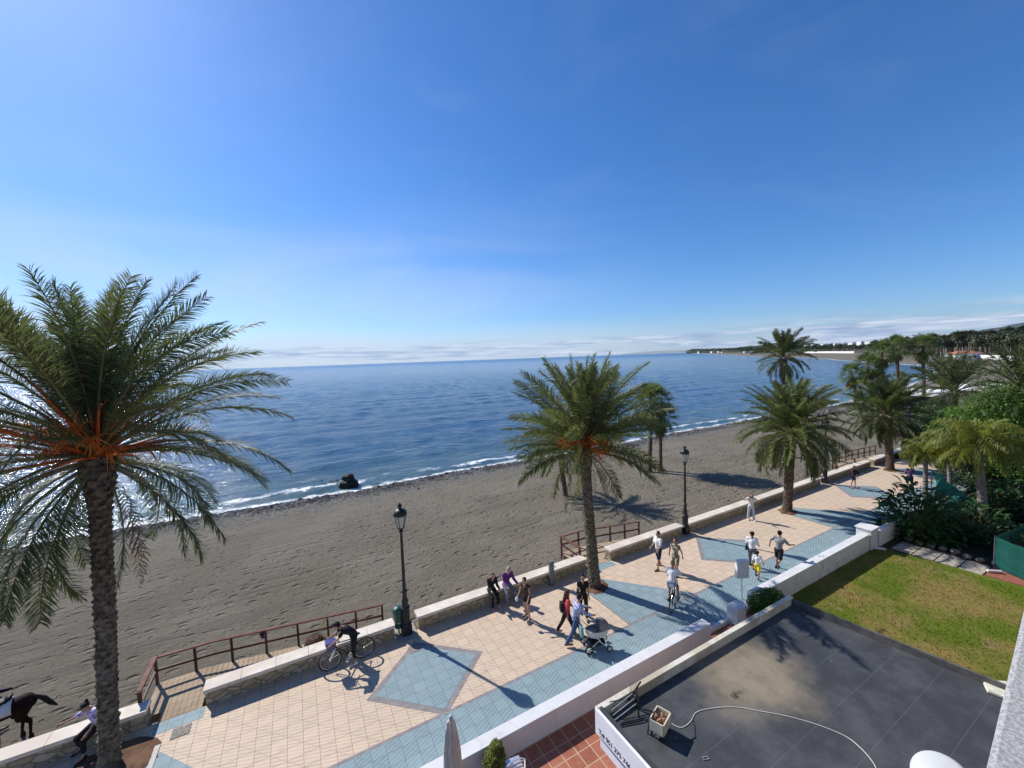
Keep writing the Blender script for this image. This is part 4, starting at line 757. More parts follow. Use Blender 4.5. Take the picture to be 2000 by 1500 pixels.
# restaurant on the sand
o = thing('beach_restaurant', 'beach restaurant with a flat white canopy roof among the tall palms', 'building', tuple(Vector((PY(1800, 800, 58).x, 58, -.6))), PA)
q = MB(); q.box((0, 0, 3.55), (9.5, 5.5, .25)); q.build('canopy', wh, o); q = MB(); q.box((0, .5, 1.6), (8.6, 4, 3.4)); q.build('wall', MAT('dark_cabin', (.05, .05, .055), .6, .3, 1), o)
for sx in (-1, 0, 1): q = MB(); q.box((sx*4.4, -2.5, 1.7), (.15, .15, 3.6)); q.build('post', wh, o)
q = MB(); q.box((6.4, -.5, 2.7), (3.4, 3.2, .2)); q.build('side_canopy', wh, o)
for i, (px, py, Y, w_) in enumerate([(1905, 752, 72, 6), (1935, 742, 80, 7)]):
    p = PY(px, py, Y); o = thing('beach_awning', ['pale arched beach awning behind the fifth palm', 'white flat beach awning farther right behind the fifth palm'][i], 'awning', (p.x, p.y, -.4), PA)
    q = MB(); n = 10; hh = p.z+.4
    for k in range(n): a0, a1 = math.pi*k/n, math.pi*(k+1)/n; z0, z1 = hh-.8+.8*math.sin(a0)*(1 if i == 0 else .2), hh-.8+.8*math.sin(a1)*(1 if i == 0 else .2); x0, x1 = -w_/2*math.cos(a0), -w_/2*math.cos(a1); q.add([(x0, -2, z0), (x1, -2, z1), (x1, 2, z1), (x0, 2, z0), (x0, -2, z0+.06), (x1, -2, z1+.06), (x1, 2, z1+.06), (x0, 2, z0+.06)], [(3, 2, 1, 0), (4, 5, 6, 7), (0, 1, 5, 4), (2, 3, 7, 6)])
    q.build('fabric', wh, o)
    for sx in (-1, 1):
        for sy in (-1, 1): q = MB(); q.tube([(sx*w_/2*.98, sy*1.9, 0), (sx*w_/2*.98, sy*1.9, hh-.75)], .05, 6); q.build('post', wh, o)
# surfboard-like white boat on the sand
p = GB(1704, 840, .12); q = MB(); q.ell((0, 0, 0), (1.0, .28, .14), 14, 8); o = q.build('white_board', wh, smooth=True); o.location = p; o.rotation_euler = (0, 0, R(20)); tag(o, 'white board lying on the sand beside the palm cluster', 'board')

p = GB(512, 1241, .09); q = MB(); q.ell((0, 0, 0), (.10, .10, .09), 12, 8); o = q.build('ball', MAT('black_ball', (.02, .02, .02), .6), smooth=True); o.location = p; tag(o, 'small dark ball lying on the sand behind the wooden railing', 'ball')
# ================================================================== LAMPS
iron = MAT('black_cast_iron', (.012, .012, .014), .45, .3, 5, .2, 20, spec=.5)
b = NB('lamp_glass', .25, (.62, .62, .52), .5); b.b.inputs['Transmission Weight'].default_value = .25; lglass = b.m
def lamp_proto(label):
    o = thing('street_lamp', label, 'street lamp', (0, 0, 0), PA, 'black cast iron street lamps along the promenade')
    q = MB(); q.box((0, 0, .20), (.36, .36, .40)); q.lathe([(.20, .40), (.22, .44), (.15, .52), (.135, .60), (.13, .95), (.165, 1.0), (.17, 1.06), (.125, 1.10), (.12, 1.16)], (0, 0, 0), 14)
    for k in range(8): a = k*math.pi/4; q.box((math.cos(a)*.135, math.sin(a)*.135, .78), (.03, .03, .34), Matrix.Rotation(a, 3, 'Z'))
    q.build('base', iron, o, bevel=.012)
    q = MB(); q.lathe([(.115, 1.14), (.12, 1.3), (.085, 1.42), (.078, 1.6), (.10, 1.63), (.105, 1.68), (.068, 1.72), (.060, 2.2), (.052, 3.2), (.045, 3.85), (.075, 3.88), (.078, 3.93), (.045, 3.97), (.04, 4.02)], (0, 0, 0), 14, 1, 1); q.box((0, 0, 1.66), (.34, .03, .03)); q.build('post', iron, o, smooth=False)
    q = MB(); q.lathe([(.115, 4.04), (.21, 4.50)], (0, 0, 0), 6); q.build('glass', lglass, o)
    q = MB()
    for k in range(6): a = k*math.pi/3; q.bar((math.cos(a)*.12, math.sin(a)*.12, 4.03), (math.cos(a)*.218, math.sin(a)*.218, 4.51), .016)
    q.lathe([(.125, 4.01), (.13, 4.045)], (0, 0, 0), 12); q.lathe([(.225, 4.49), (.235, 4.52), (.20, 4.53)], (0, 0, 0), 12); q.build('lantern_frame', iron, o)
    q = MB(); q.lathe([(.245, 4.52), (.235, 4.60), (.19, 4.68), (.11, 4.73), (.06, 4.75), (.055, 4.80), (.085, 4.82), (.08, 4.87), (.03, 4.92), (.01, 4.97)], (0, 0, 0), 14); q.build('lantern_cap', iron, o, smooth=True); return o
lp = lamp_proto('nearest black street lamp, by the green litter bin'); lp.location = W(3.06, 14.4)
for k, l_ in ((1, 'second black street lamp, behind the man in white shirt and dark shorts'), (2, 'third black street lamp, half hidden by the third palm'), (3, 'farthest black street lamp, beyond the fourth palm')): dup(lp, W(3.06+15.35*k, 14.4), PA, l_)
plm = MAT('lamp_plinth_stone', (.33, .31, .27), .85, .2, 6, .3)
for k, l_ in ((0, 'pale stone plinth under the nearest street lamp'), (1, 'pale stone plinth under the second street lamp'), (2, 'pale stone plinth under the third street lamp')):
    q = MB(); stbox(q, 2.72+15.35*k, 3.42+15.35*k, 13.95, 14.95, 0, .05); tag(q.build('lamp_plinth', plm, bevel=.01), l_, 'plinth', 'stone plinths under the street lamps')
# litter bin
bg_ = MAT('dark_green_plastic', (.012, .075, .055), .45, .2, 4, spec=.5)
o = thing('litter_bin', 'dark green litter bin strapped beside the nearest street lamp', 'bin', W(2.82, 14.55, .05)); q = MB(); q.lathe([(.15, .25), (.19, .82), (.20, .84)], (0, 0, 0), 14); q.build('bucket', bg_, o); q = MB(); q.lathe([(.21, .84), (.20, .93), (.12, 1.0), (.02, 1.02)], (0, 0, 0), 14); q.build('lid', bg_, o, smooth=True); q = MB(); q.tube([(0, 0, -.02), (0, 0, .3)], .03, 8); q.build('post', iron, o)
q = MB(); q.lathe([(.185, .46), (.19, .5)], (0, 0, 0), 14); q.build('metal_band', MAT('galvanised', (.5, .5, .5), .35, .1, 5, metal=.8), o)
# shower post
gsteel = MAT('grey_metal_post', (.16, .17, .18), .5, .2, 4, metal=.3)
p = G(1078, 1143, 0); p = W(p.x*UX+p.y*UY, 14.2); o = thing('shower_post', 'square grey metal post standing in front of the sea wall', 'post', p, PA); q = MB(); q.box((0, 0, .52), (.22, .12, 1.04)); q.build('body', gsteel, o, bevel=.01); q = MB(); q.box((0.0, 0, 1.06), (.25, .15, .05)); q.build('cap', gsteel, o); q = MB(); q.tube([(.11, 0, .8), (.2, 0, .82), (.2, 0, .7)], .018, 6); q.build('tap', gsteel, o)

# ================================================================== BOARDWALK RAMPS AND RAILINGS
wood = NB('weathered_plank', .9, spec=.15); wood.coord(rotz=-PA); x_, y_, _z = wood.sepxyz(wood.co)
c = wood.mix(wood.rng(wood.noise(1, 4, .6, wood.scale(wood.co, (1.2, 16, 1))), .3, .7), (.30, .225, .15), (.44, .34, .24)); c = wood.mix(wood.rng(wood.noise(1.2, 4), .5, .7, 0, .45), c, (.22, .17, .12)); wood.col(c); wood.bump(wood.noise(1, 4, .6, wood.scale(wood.co, (3, 60, 1))), .4, .01); wood = wood.m
redw = MAT('red_brown_rail_paint', (.065, .018, .013), .6, .35, 6, .3, 30, var2=(.11, .045, .03)); toprail = MAT('faded_rail_top', (.15, .062, .042), .75, .3, 5, .3, 30)
def ramp(label, s0, s1, gap0, gap1, rlabel, drop=.62, posts=7, t1=16.35, bend=True, tail=None):
    o = thing('beach_ramp', label, 'boardwalk', W(s0, 14.5), PA); Ls = s1-s0; zz = lambda s: -.03-drop*max(0, min(1, (s-(gap1-s0)*.8)/(Ls-(gap1-s0)*.8)))
    q = MB(); n = int(Ls/.145)
    for k in range(n):
        a_ = k*.145; f_ = gap0-s0 < a_ < gap1-s0-.1; y0, y1 = (-.02 if f_ else .38), t1-14.5; z_ = zz(a_)
        q.box((a_+.07, (y0+y1)/2, z_), (.138, y1-y0, .04), Matrix.Rotation(0, 3, 'X'))
    q.build('planks', wood, o); q = MB()
    for y0 in (.5, t1-14.6): q.bar((0, y0, zz(0)-.14), (Ls, y0, zz(Ls)-.14), .1, .22)
    q.build('beams', wood, o)
    r_ = thing('wooden_railing', rlabel, 'railing', W(s0, 14.5), PA); y = t1-14.5; hgt = .86; sp = Ls/(posts-1)
    for k in range(posts): q = MB(); a_ = sp*k; z_ = zz(a_); q.box((a_, y, z_+hgt/2-.15), (.07, .07, hgt+.3)); q.build('post', redw, r_)
    q = MB(); q.bar((-.04, y, zz(0)+hgt+.02), ((gap1-s0), y, zz(gap1-s0)+hgt+.02), .10, .045); q.bar(((gap1-s0), y, zz(gap1-s0)+hgt+.02), (Ls+.05, y, zz(Ls)+hgt+.02), .10, .045); q.build('top_rail', toprail, r_, bevel=.006)
    q = MB(); q.bar((0, y, zz(0)+.45), ((gap1-s0), y, zz(gap1-s0)+.45), .05, .07); q.bar(((gap1-s0), y, zz(gap1-s0)+.45), (Ls, y, zz(Ls)+.45), .05, .07); q.build('middle_rail', redw, r_)
    if bend:
        ye = .35; q = MB(); q.box((0.0, ye, .3), (.085, .085, 1.2)); q.build('post', redw, r_); q = MB(); q.bar((0.0, y+.05, hgt-.0), (0.0, ye-.1, hgt-.0), .13, .05); q.build('top_rail', toprail, r_, bevel=.006); q = MB(); q.bar((0, y, .43), (0, ye, .43), .05, .07); q.build('middle_rail', redw, r_)
    return o
ramp('plank boardwalk ramp going down to the sand behind the cyclist with the basket', -4.45, 2.55, -4.15, -2.95, 'red-brown wooden railing behind the cyclist with the basket', posts=8)
ramp('plank boardwalk ramp behind the palm with orange fruit', 11.45, 16.9, 11.5, 12.9, 'red-brown wooden railing behind the palm with orange fruit', posts=6, drop=.5)
ramp('plank boardwalk ramp at the farthest opening in the sea wall', 39.6, 47.8, 40.3, 41.8, 'far red-brown railing behind the third and fourth palms', posts=8, drop=.3)
# dry plant tub behind the rail
p = W(.05, 15.55, -.35); o = thing('plant_tub', 'brown dried plant stump with one green shoot, between railing and sea wall', 'plant', p); q = MB(); q.lathe([(.26, 0), (.34, .15), (.35, .4), (.27, .62), (.18, .68)], (0, 0, 0), 12); st_ = q.build('stump', MAT('dry_brown_fibre', (.07, .035, .025), .95, .5, 9, .9, 30), o)
q = MB()
for k in range(26): a = random.uniform(0, 6.28); r_ = random.uniform(.22, .42); q.tube([(math.cos(a)*.2, math.sin(a)*.2, .62), (math.cos(a)*r_, math.sin(a)*r_, .45), (math.cos(a)*r_*1.1, math.sin(a)*r_*1.1, .02)], [.03, .025, .01], 4)
q.build('dry_leaves', deadm, o); lv, st2 = MB(), MB(); frond(lv, st2, np.array([.1, 0, .6]), .5, 1.25, .75, .6, .16, 20, .03); lv.build('green_shoot', date_leaf2, o)

# ================================================================== LOW BUILDING WITH DARK ROOF
b = NB('dark_roof_felt', .75, (.05, .056, .065), .35); b.coord(rotz=-PA); x, y, _ = b.sepxyz(b.co)
c = b.mix(b.rng(b.noise(1.2, 5, .65), .35, .68), (.038, .041, .047), (.072, .076, .083)); sl_ = b.rng(b.math('ABSOLUTE', b.math('SUBTRACT', b.math('FRACT', b.math('DIVIDE', y, .80)), .5)), .488, .497); c = b.mix(b.math('MULTIPLY', sl_, .4), c, (.13, .14, .15))
# pale dust left where a puddle dried
cx = b.n('ShaderNodeVectorMath', operation='SUBTRACT'); b.L.new(b.co, cx.inputs[0]); pc = G(1462, 1318, 2.07); cx.inputs[1].default_value = (pc.x*UX+pc.y*UY, -pc.x*UY+pc.y*UX, 0); v = b.scale(cx.outputs[0], (.59, .73, 0)); ln_ = b.n('ShaderNodeVectorMath', operation='LENGTH'); b.L.new(v, ln_.inputs[0]); dd_ = b.math('ADD', ln_.outputs['Value'], b.math('MULTIPLY', b.math('SUBTRACT', b.noise(1.1, 4, .55), .5), .9))
dust = b.rng(dd_, .35, 1.12, .78, 0); dust = b.math('MULTIPLY', dust, b.rng(b.noise(2.4, 5, .65), .15, .6, .55, 1)); cc = b.mix(dust, c, (.30, .245, .165)); cc = b.mix(b.math('MULTIPLY', b.rng(b.voro(2.3), .02, .035, 1, 0), .7), cc, (.5, .5, .48)); b.col(cc); b.bump(b.math('ADD', b.noise(18, 4), b.math('MULTIPLY', sl_, 2)), .25, .01); felt = b.m
ws = MAT('stained_white_parapet', (.62, .59, .51), .85, .12, 4, .3, 25, var2=(.46, .40, .30)); wp = MAT('white_sign_panel', (.74, .76, .80), .5, .04, 3)
o = thing('low_building', 'low flat-roofed building with a dark roof in the right foreground', 'building', W(5.36, 6.47, 1.49), PA, scale=.851)
ex, ey = 9.35, -13.5
q = MB(); q.prism([(.06, -.06), (9.05, -.06), (9.75, -5.2), (10.2, ey), (.06, ey)], .1, .68); q.build('roof_deck', felt, o)
q = MB(); q.prism([(.55, -.45), (8.8, -.45), (9.9, ey), (.55, ey)], -2.2, .1); q.build('wall', ws, o)
q = MB(); n = 10
for k in range(n): a0 = 9.2*k/n; q.box((a0+.46, 0.02, .80), (.915, .16, .30))
q.build('seaward_parapet', ws, o, bevel=.012)
q = MB(); q.add([(9.05, .1, .3), (9.13, .1, .3), (9.83, -5.2, .3), (9.75, -5.2, .3), (9.05, .1, .90), (9.13, .1, .90), (9.83, -5.2, .90), (9.75, -5.2, .90)], [(3, 2, 1, 0), (4, 5, 6, 7), (0, 1, 5, 4), (1, 2, 6, 5), (2, 3, 7, 6), (3, 0, 4, 7)])
q.add([(9.75, -5.2, .3), (9.83, -5.2, .3), (10.3, ey, .3), (10.2, ey, .3), (9.75, -5.2, .9), (9.83, -5.2, .9), (10.3, ey, .9), (10.2, ey, .9)], [(3, 2, 1, 0), (4, 5, 6, 7), (0, 1, 5, 4), (1, 2, 6, 5), (2, 3, 7, 6), (3, 0, 4, 7)]); q.build('garden_parapet', MAT('dark_roof_edge', (.10, .095, .09), .7, .3, 5), o)
q = MB(); q.box((.0, -6.7+.03, .62), (.07, 13.45, .66)); pn = q.build('sign_panel', wp, o, bevel=.006)
q = MB(); q.box((.06, -6.7, .13), (.06, 13.3, .36)); q.build('lower_panel', wp, o)
q = MB(); q.box((.10, -6.7, .955), (.10, 13.4, .02)); q.build('edge_trim', MAT('dark_trim', (.05, .055, .06), .5, .2, 5), o)
fc = bpy.data.curves.new('txt', 'FONT'); fc.body = 'Tel 951 275 746'; fc.size = .165; fc.extrude = .002; fc.offset = .004; fo_ = bpy.data.objects.new('txt', fc); COL.objects.link(fo_); dg = bpy.context.evaluated_depsgraph_get(); dg.update(); me = bpy.data.meshes.new_from_object(fo_.evaluated_get(dg)); bpy.data.objects.remove(fo_); me.materials.clear(); me.materials.append(MAT('dark_blue_lettering', (.035, .045, .075), .5, .1, 5))
let = bpy.data.objects.new('lettering', me); COL.objects.link(let); let.parent = o; let.matrix_local = Matrix(((0, 0, -1, -.038), (-1, 0, 0, -.08), (0, 1, 0, .40), (0, 0, 0, 1)))
q = MB(); 
for k in range(14): a0 = -.12-k*.09; zf = lambda i: .345-.03*math.sin(math.pi*i/14); q.bar((-.037, a0, zf(k)), (-.037, a0-.09, zf(k+1)), .006, .012+.012*math.sin(math.pi*k/14))
q.build('underline', MATS['dark_blue_lettering'], o)
# roof clutter
DZ = 2.07
def RP(px, py, z=DZ): return G(px, py, z)
cream_p = MAT('cream_crate', (.60, .53, .40), .7, .15, 5, .2, 30); clay = MAT('clay_piece', (.30, .16, .10), .8, .4, 12, .3)
c0 = RP(1290, 1432); c0.z = DZ
o = thing('crate', 'cream open crate on short legs, full of broken clay pieces, on the dark roof', 'crate', c0, R(48), scale=.85); q = MB(); Zb = .17
for sx in (-1, 1): q.box((sx*.235, 0, Zb+.15), (.03, .36, .28))
for sy in (-1, 1): q.box((0, sy*.165, Zb+.15), (.50, .03, .28))
q.box((0, 0, Zb+.02), (.44, .30, .03)); q.box((0.02, 0, Zb+.16), (.02, .30, .2)); q.build('box', cream_p, o, bevel=.005); 
for sx in (-1, 1):
    for sy in (-1, 1): q = MB(); q.bar((sx*.2, sy*.13, 0), (sx*.2, sy*.13, Zb), .035); q.build('leg', iron, o)
for k in range(9):
    q = MB(); q.ell((random.uniform(-.16, .16), random.uniform(-.1, .1), Zb+.2+random.uniform(0, .09)), (.07, .05, .035), 8, 6, Matrix.Rotation(random.uniform(0, 3), 3, 'X'), .15); pc_ = q.build('clay_piece', clay); pc_.location = c0; pc_.rotation_euler = (0, 0, R(48)); pc_.scale = (.85,)*3; tag(pc_, 'broken brown clay piece lying in the cream crate on the roof', 'clay piece', 'clay pieces in the crate')
alu = MAT('bright_aluminium', (.75, .76, .78), .3, .1, 5, metal=.7)
c1 = RP(1240, 1398)
o = thing('metal_rack', 'tipped-over metal rack of white rods and black wire at the roof corner', 'rack', (c1.x, c1.y, DZ), PA+R(-18), scale=.85); 
for k in range(3): q = MB(); q.tube([(-.62, -.10+.09*k-.02, .12+.05*k), (.05, .02+.10*k, .30+.05*k)], .012, 6); q.build('rod', alu, o)
q = MB()
for k in range(9): q.tube([(-.55+.07*k, -.2, .03), (-.5+.07*k, .22, .30)], .006, 4)
for k in range(6): q.tube([(.0+.045*k, .32, .05), (.05+.045*k, .30, .62)], .006, 4)
q.tube([(-.6, -.2, .03), (.1, -.2, .05)], .012, 5); q.tube([(-.6, .22, .30), (.1, .22, .32)], .012, 5); q.build('wire_frame', iron, o)
for a_, b_ in (((.08, -.05, 0), (.08, -.05, .5)), ((.14, .2, 0), (.14, .2, .5)), ((.0, .36, .1), (.34, .30, .62))): q = MB(); q.bar(a_, b_, .03); q.build('strut', iron, o)
q = MB(); q.ell((.1, .1, .38), (.06, .06, .09), 10, 8); q.build('clamp', iron, o)
c2 = RP(1308, 1440)
o = thing('black_stand', 'small black ladder-like stand behind the cream crate', 'stand', (c2.x, c2.y, DZ), PA, scale=.85); q = MB()
for sx in (-.13, .13): q.bar((sx-.25, .34, 0), (sx-.25, .26, .6), .022)
for k in range(5): q.bar((-.38, .33-.013*k, .1+.11*k), (-.12, .33-.013*k, .1+.11*k), .014)
q.build('frame', iron, o)
P_ = [RP(*k_, DZ+.012) for k_ in [(1310, 1412), (1330, 1421), (1348, 1410), (1362, 1390), (1400, 1382), (1440, 1381), (1480, 1388), (1530, 1397), (1580, 1410), (1620, 1424), (1655, 1440), (1680, 1460), (1700, 1482), (1712, 1502), (1720, 1530)]]
q = MB(); Q_ = []
for i in range(len(P_)-1):
    a0, a1, a2, a3 = P_[max(i-1, 0)], P_[i], P_[i+1], P_[min(i+2, len(P_)-1)]
    for f in (0, .2, .4, .6, .8): Q_.append(.5*((2*a1)+(a2-a0)*f+(2*a0-5*a1+4*a2-a3)*f*f+(3*a1-a0-3*a2+a3)*f**3))
q.tube(Q_, .0065, 6); tag(q.build('white_cable', MAT('white_cable', (.72, .70, .64), .6, .1, 5)), 'long thin white cable snaking across the dark roof', 'cable')
P_ = [RP(*k_, DZ+.01) for k_ in [(1352, 1400), (1356, 1420), (1358, 1440), (1345, 1447), (1320, 1447)]]
q = MB(); q.tube(P_, .008, 5); tag(q.build('dark_cable', iron), 'short dark cable running down from the white one on the roof', 'cable')
twm = MAT('dry_twig', (.10, .055, .02), .9, .3, 6); q = MB()
for a_, b_ in (((1426, 1358), (1447, 1349)), ((1431, 1349), (1437, 1360)), ((1432, 1362), (1440, 1356))): q.tube([RP(*a_, DZ+.02), RP(*b_, DZ+.03)], .008, 4)
tag(q.build('dry_twig', twm), 'small brown twig lying in the pale dust on the roof', 'twig')
q = MB(); q.tube([Vector((RP(*k_).x, RP(*k_).y, DZ+.012)) for k_ in [(1372, 1480), (1381, 1478), (1385, 1483), (1374, 1485)]], .007, 5, closed=True); tag(q.build('wire_loop', alu), 'small pale wire loop lying near the front of the roof', 'wire')
pts = [RP(*k_) for k_ in [(1920, 1337), (1938, 1333), (1962, 1335), (1990, 1342), (1985, 1375), (1950, 1362), (1928, 1354)]]; q = MB(); q.prism([(p_.x, p_.y) for p_ in pts], DZ+.002, DZ+.07); tag(q.build('cement_patch', MAT('pale_cement', (.58, .56, .46), .9, .2, 7, .6), bevel=.02), 'pale cement lump at the far right corner of the roof', 'cement patch')

# ================================================================== COURTYARD OBJECTS
X0, Y0 = PY(880, 1397, 8.3), None
o = thing('closed_parasol', 'closed cream parasol standing behind the white wall at the bottom edge', 'parasol', (X0.x, X0.y, 0)); ztop = X0.z
q = MB(); n = 16; prof = [(.03, ztop-.08), (.07, ztop-.14), (.10, ztop-.35), (.15, ztop-.8), (.17, ztop-1.2), (.16, ztop-1.6), (.12, ztop-1.65)]; vs = []; 
for r_, z_ in prof:
    for k in range(24): a = 2*math.pi*k/24; rr = r_*(1+.38*math.sin(a*7+z_*.6)*(0 if r_ < .05 else 1)); vs.append((math.cos(a)*rr, math.sin(a)*rr, z_))
m_ = len(prof); q.add(vs, [(i*24+k, i*24+(k+1) % 24, (i+1)*24+(k+1) % 24, (i+1)*24+k)[::-1] for i in range(m_-1) for k in range(24)]+[tuple(range(24))]); q.build('canopy', MAT('cream_canvas', (.66, .60, .50), .9, .1, 3, .3), o, smooth=True)
q = MB(); q.tube([(0, 0, 0), (0, 0, ztop-.04)], .022, 8); q.build('pole', alu, o); q = MB(); q.lathe([(.04, ztop-.10), (.05, ztop-.05), (.03, ztop-.01), (.01, ztop)], (0, 0, 0), 10); q.build('finial', MAT('grey_plastic', (.4, .42, .45), .5), o, smooth=True); q = MB(); q.box((0, 0, .04), (.5, .5, .08)); q.build('base', MAT('grey_plastic', (.4, .42, .45), .5), o)
p = W(3.62, 8.15); o = broad_tree('potted_shrub', 'small leafy yellow-green shrub in a pot by the white wall', p, [(0, 0, .55, .27, .27, .28), (.04, .05, .75, .18, .18, .20), (-.12, 0, .42, .2, .2, .18)], 3000, .036, leafmat('yellow_green_leaf', (.10, .13, .02), (.19, .2, .04), .3), 15, cat='plant', r=.015, partname='foliage'); q = MB(); q.lathe([(.12, 0), (.17, .24), (.18, .26), (.15, .26)], (0, 0, 0), 14); q.build('pot', MAT('terracotta_pot', (.25, .11, .07), .8), o)
p = G(988, 1500, .0); p = W(3.95, 7.85); o = thing('metal_chair', 'bent-metal garden chair at the bottom edge beside the shrub', 'chair', p, R(200)); q = MB()
q.tube([(-.22, .2, .44), (-.22, .24, .78), (-.12, .25, .86), (.12, .25, .86), (.22, .24, .78), (.22, .2, .44)], .014, 6)
for k in range(3): q.box((0, .235, .55+.1*k), (.40, .012, .045))
q.build('backrest', alu, o); q = MB(); q.box((0, 0, .44), (.44, .42, .025)); q.build('seat', alu, o, bevel=.01)
for sx in (-1, 1):
    for sy in (-1, 1): q = MB(); q.tube([(sx*.2, sy*.18, .43), (sx*.21, sy*.2, 0)], .013, 6); q.build('leg', alu, o)
# white board sign on a post
p = W(15.25, 9.3); o = thing('white_board_sign', 'blank white board on a short post behind the green bush', 'sign', (p.x, p.y, 0), R(5)); q = MB(); q.box((0, 0, 1.28), (.50, .16, .72)); q.build('board', MAT('white_board', (.70, .72, .74), .5, .05, 3), o, bevel=.01); q = MB(); q.tube([(0, 0, 0), (0, 0, .95)], .03, 8); q.build('post', alu, o)
# green screens
gs = NB('green_screen_mesh', .7, spec=.2); gs.coord(); gs.col(gs.mix(gs.rng(gs.noise(1, 4, .6, gs.scale(gs.co, (1, 1, 14))), .3, .7), (.006, .065, .053), (.012, .095, .078))); gs = gs.m
def screen(label, pts, h_, name='green_screen_fence'):
    o = thing(name, label, 'screen', pts[0]); q = MB(); b_ = pts[0]
    for a_, c_ in zip(pts[:-1], pts[1:]):
        n = 10
        for k in range(n):
            f0, f1 = k/n, (k+1)/n; u0, u1 = a_.lerp(c_, f0)-b_, a_.lerp(c_, f1)-b_; nn = Vector((-(c_-a_).y, (c_-a_).x, 0)).normalized(); w0, w1 = .02*math.sin(f0*14), .02*math.sin(f1*14)
            for th, z0 in ((w0, 0),): A_, B_ = u0+nn*w0, u1+nn*w1; q.prism([(A_.x, A_.y), (B_.x, B_.y), (B_.x+nn.x*.012, B_.y+nn.y*.012), (A_.x+nn.x*.012, A_.y+nn.y*.012)], .03, h_-.02*math.sin(f0*math.pi))
    q.build('mesh_panel', gs, o)
    for p_ in pts: q = MB(); u = p_-b_; q.tube([(u.x, u.y, 0), (u.x, u.y, h_+.04)], .025, 6); q.build('post', gsteel, o)
    return o
A_ = G(1941, 1108, -.17); screen('dark green mesh screen enclosure at the right edge of the lawn', [G(2045, 1062, -.17), A_, G(2040, 1152, -.17)], 1.42)
tops = [PY(1820, 920, 23.4), PY(1866, 950, 22.6), PY(1912, 992, 21.9)]
o = thing('green_netting', 'pale green netting sagging between posts under the garden palms', 'netting', Vector((tops[0].x, tops[0].y, -.2))); q = MB(); n = 14; m_ = 8; V = []; bse = Vector((tops[0].x, tops[0].y, -.2))
for i in range(n+1):
    f = i/n*2; k = min(1, int(f)); tp_ = tops[k].lerp(tops[k+1], f-k)-bse
    for j in range(m_+1):
        g_ = j/m_; V.append((tp_.x-.5*g_*UX*0+.10*math.sin(i*1.1+j), tp_.y-.5*g_+.08*math.cos(i*.9+j), tp_.z*(1-.72*g_)+.06*math.sin(i*.7)))
q.add(V, [(i*(m_+1)+j, (i+1)*(m_+1)+j, (i+1)*(m_+1)+j+1, i*(m_+1)+j+1) for i in range(n) for j in range(m_)]); q.build('net', MAT('pale_green_net', (.04, .25, .20), .7, .2, 3, transl=.3), o, smooth=True)
for k in range(3): q = MB(); u = tops[k]-bse; q.tube([(u.x, u.y, 0), (u.x, u.y, u.z+.05)], .03, 6); q.build('post', gsteel, o)
p = G(1928, 1116, -.13); q = MB(); q.tube([(0, 0, .04), (.5, -.12, .04)], .055, 10); o = q.build('white_tube', white, bevel=.01); o.location = p; tag(o, 'short white tube lying on the red brick path by the green screen', 'tube')
p = G(1718, 1073, -.2); q = MB(); q.box((0, 0, .05), (.45, .16, .08)); o = q.build('drain_block', white, bevel=.01); o.location = p; o.rotation_euler = (0, 0, R(-25)); tag(o, 'small white block on the grass below the capped pillar', 'block')
# birds-eye: rocks edging the garden path
gr = MAT('garden_stone', (.20, .17, .13), .9, .4, 5, .5)
for k in range(14):
    p = W(27.5+random.uniform(-.1, .15), 8.0-k*.42, -.12); q = MB(); q.ell((0, 0, 0), (random.uniform(.12, .22), random.uniform(.12, .2), .12), 8, 6, jit=.12); o = q.build('garden_stone', gr); o.location = p; tag(o, ['first', 'second', 'third', 'fourth', 'fifth', 'sixth', 'seventh', 'eighth', 'ninth', 'tenth', 'eleventh', 'twelfth', 'thirteenth', 'last'][k]+' rounded stone from the white wall along the shaded garden path', 'stone', 'stones edging the garden path')

# ================================================================== OWN BUILDING (balcony edge) AND DISH
b = NB('grainy_render', .9, spec=.1); b.coord(); f = b.noise(110, 2, .5); b.col(b.mix(b.rng(f, .38, .62), (.26, .26, .265), (.42, .42, .42))); b.bump(f, .25, .003); grain = b.m
A_, B_ = G(1925, 1500, 9.0), G(2000, 1187, 9.0); dr = (B_-A_).normalized(); nr_ = Vector((dr.y, -dr.x, 0)); st0 = A_-dr*1.2; en = B_+dr*30
bld = thing('apartment_building', 'grainy pale balcony edge of the apartment building at the right border', 'building', (st0.x, st0.y, 0)); r0 = Vector((0, 0, 0)); e0 = en-st0; e0.z = 0; nn = nr_
def strip(o0, o1, z0, z1, e=None): e = e or e0; a_, b_ = nn*o0, nn*o1; q = MB(); q.prism([(a_.x, a_.y), (b_.x, b_.y), (b_.x+e.x, b_.y+e.y), (a_.x+e.x, a_.y+e.y)], z0, z1); return q
strip(0, .16, 7.9, 9.0).build('balcony_parapet', grain, bld, bevel=.012)
strip(0, 2.2, 7.7, 7.9).build('balcony_floor', grain, bld); strip(.0, 2.2, 11.21, 11.45).build('balcony_ceiling', grain, bld); strip(1.9, 2.2, -.2, 14).build('facade_wall', grain, bld)
p = PY(1841, 1524, 5.4); o = thing('satellite_dish', 'white round satellite dish at the bottom edge, seen from above', 'satellite dish', p, 0)
dishm = MAT('white_dish', (.50, .51, .52), .4, .03, 3); q = MB(); vs = []; nseg = 40; rings = 8
nrm_ = (Vector((0, 0, CAM_H))-p).normalized()*.75+Vector((-.1, .1, .55)); Rm = nrm_.to_track_quat('Z', 'Y').to_matrix()
for side in (0, 1):
    for i in range(rings+1):
        r_ = .34*i/rings
        for k in range(nseg): a = 2*math.pi*k/nseg; vs.append(tuple(Rm @ Vector((r_*math.cos(a), r_*math.sin(a)*1.05, .07*(1-(r_/.34)**2)-(.012 if side else 0)))))
fs = []; m_ = (rings+1)*nseg
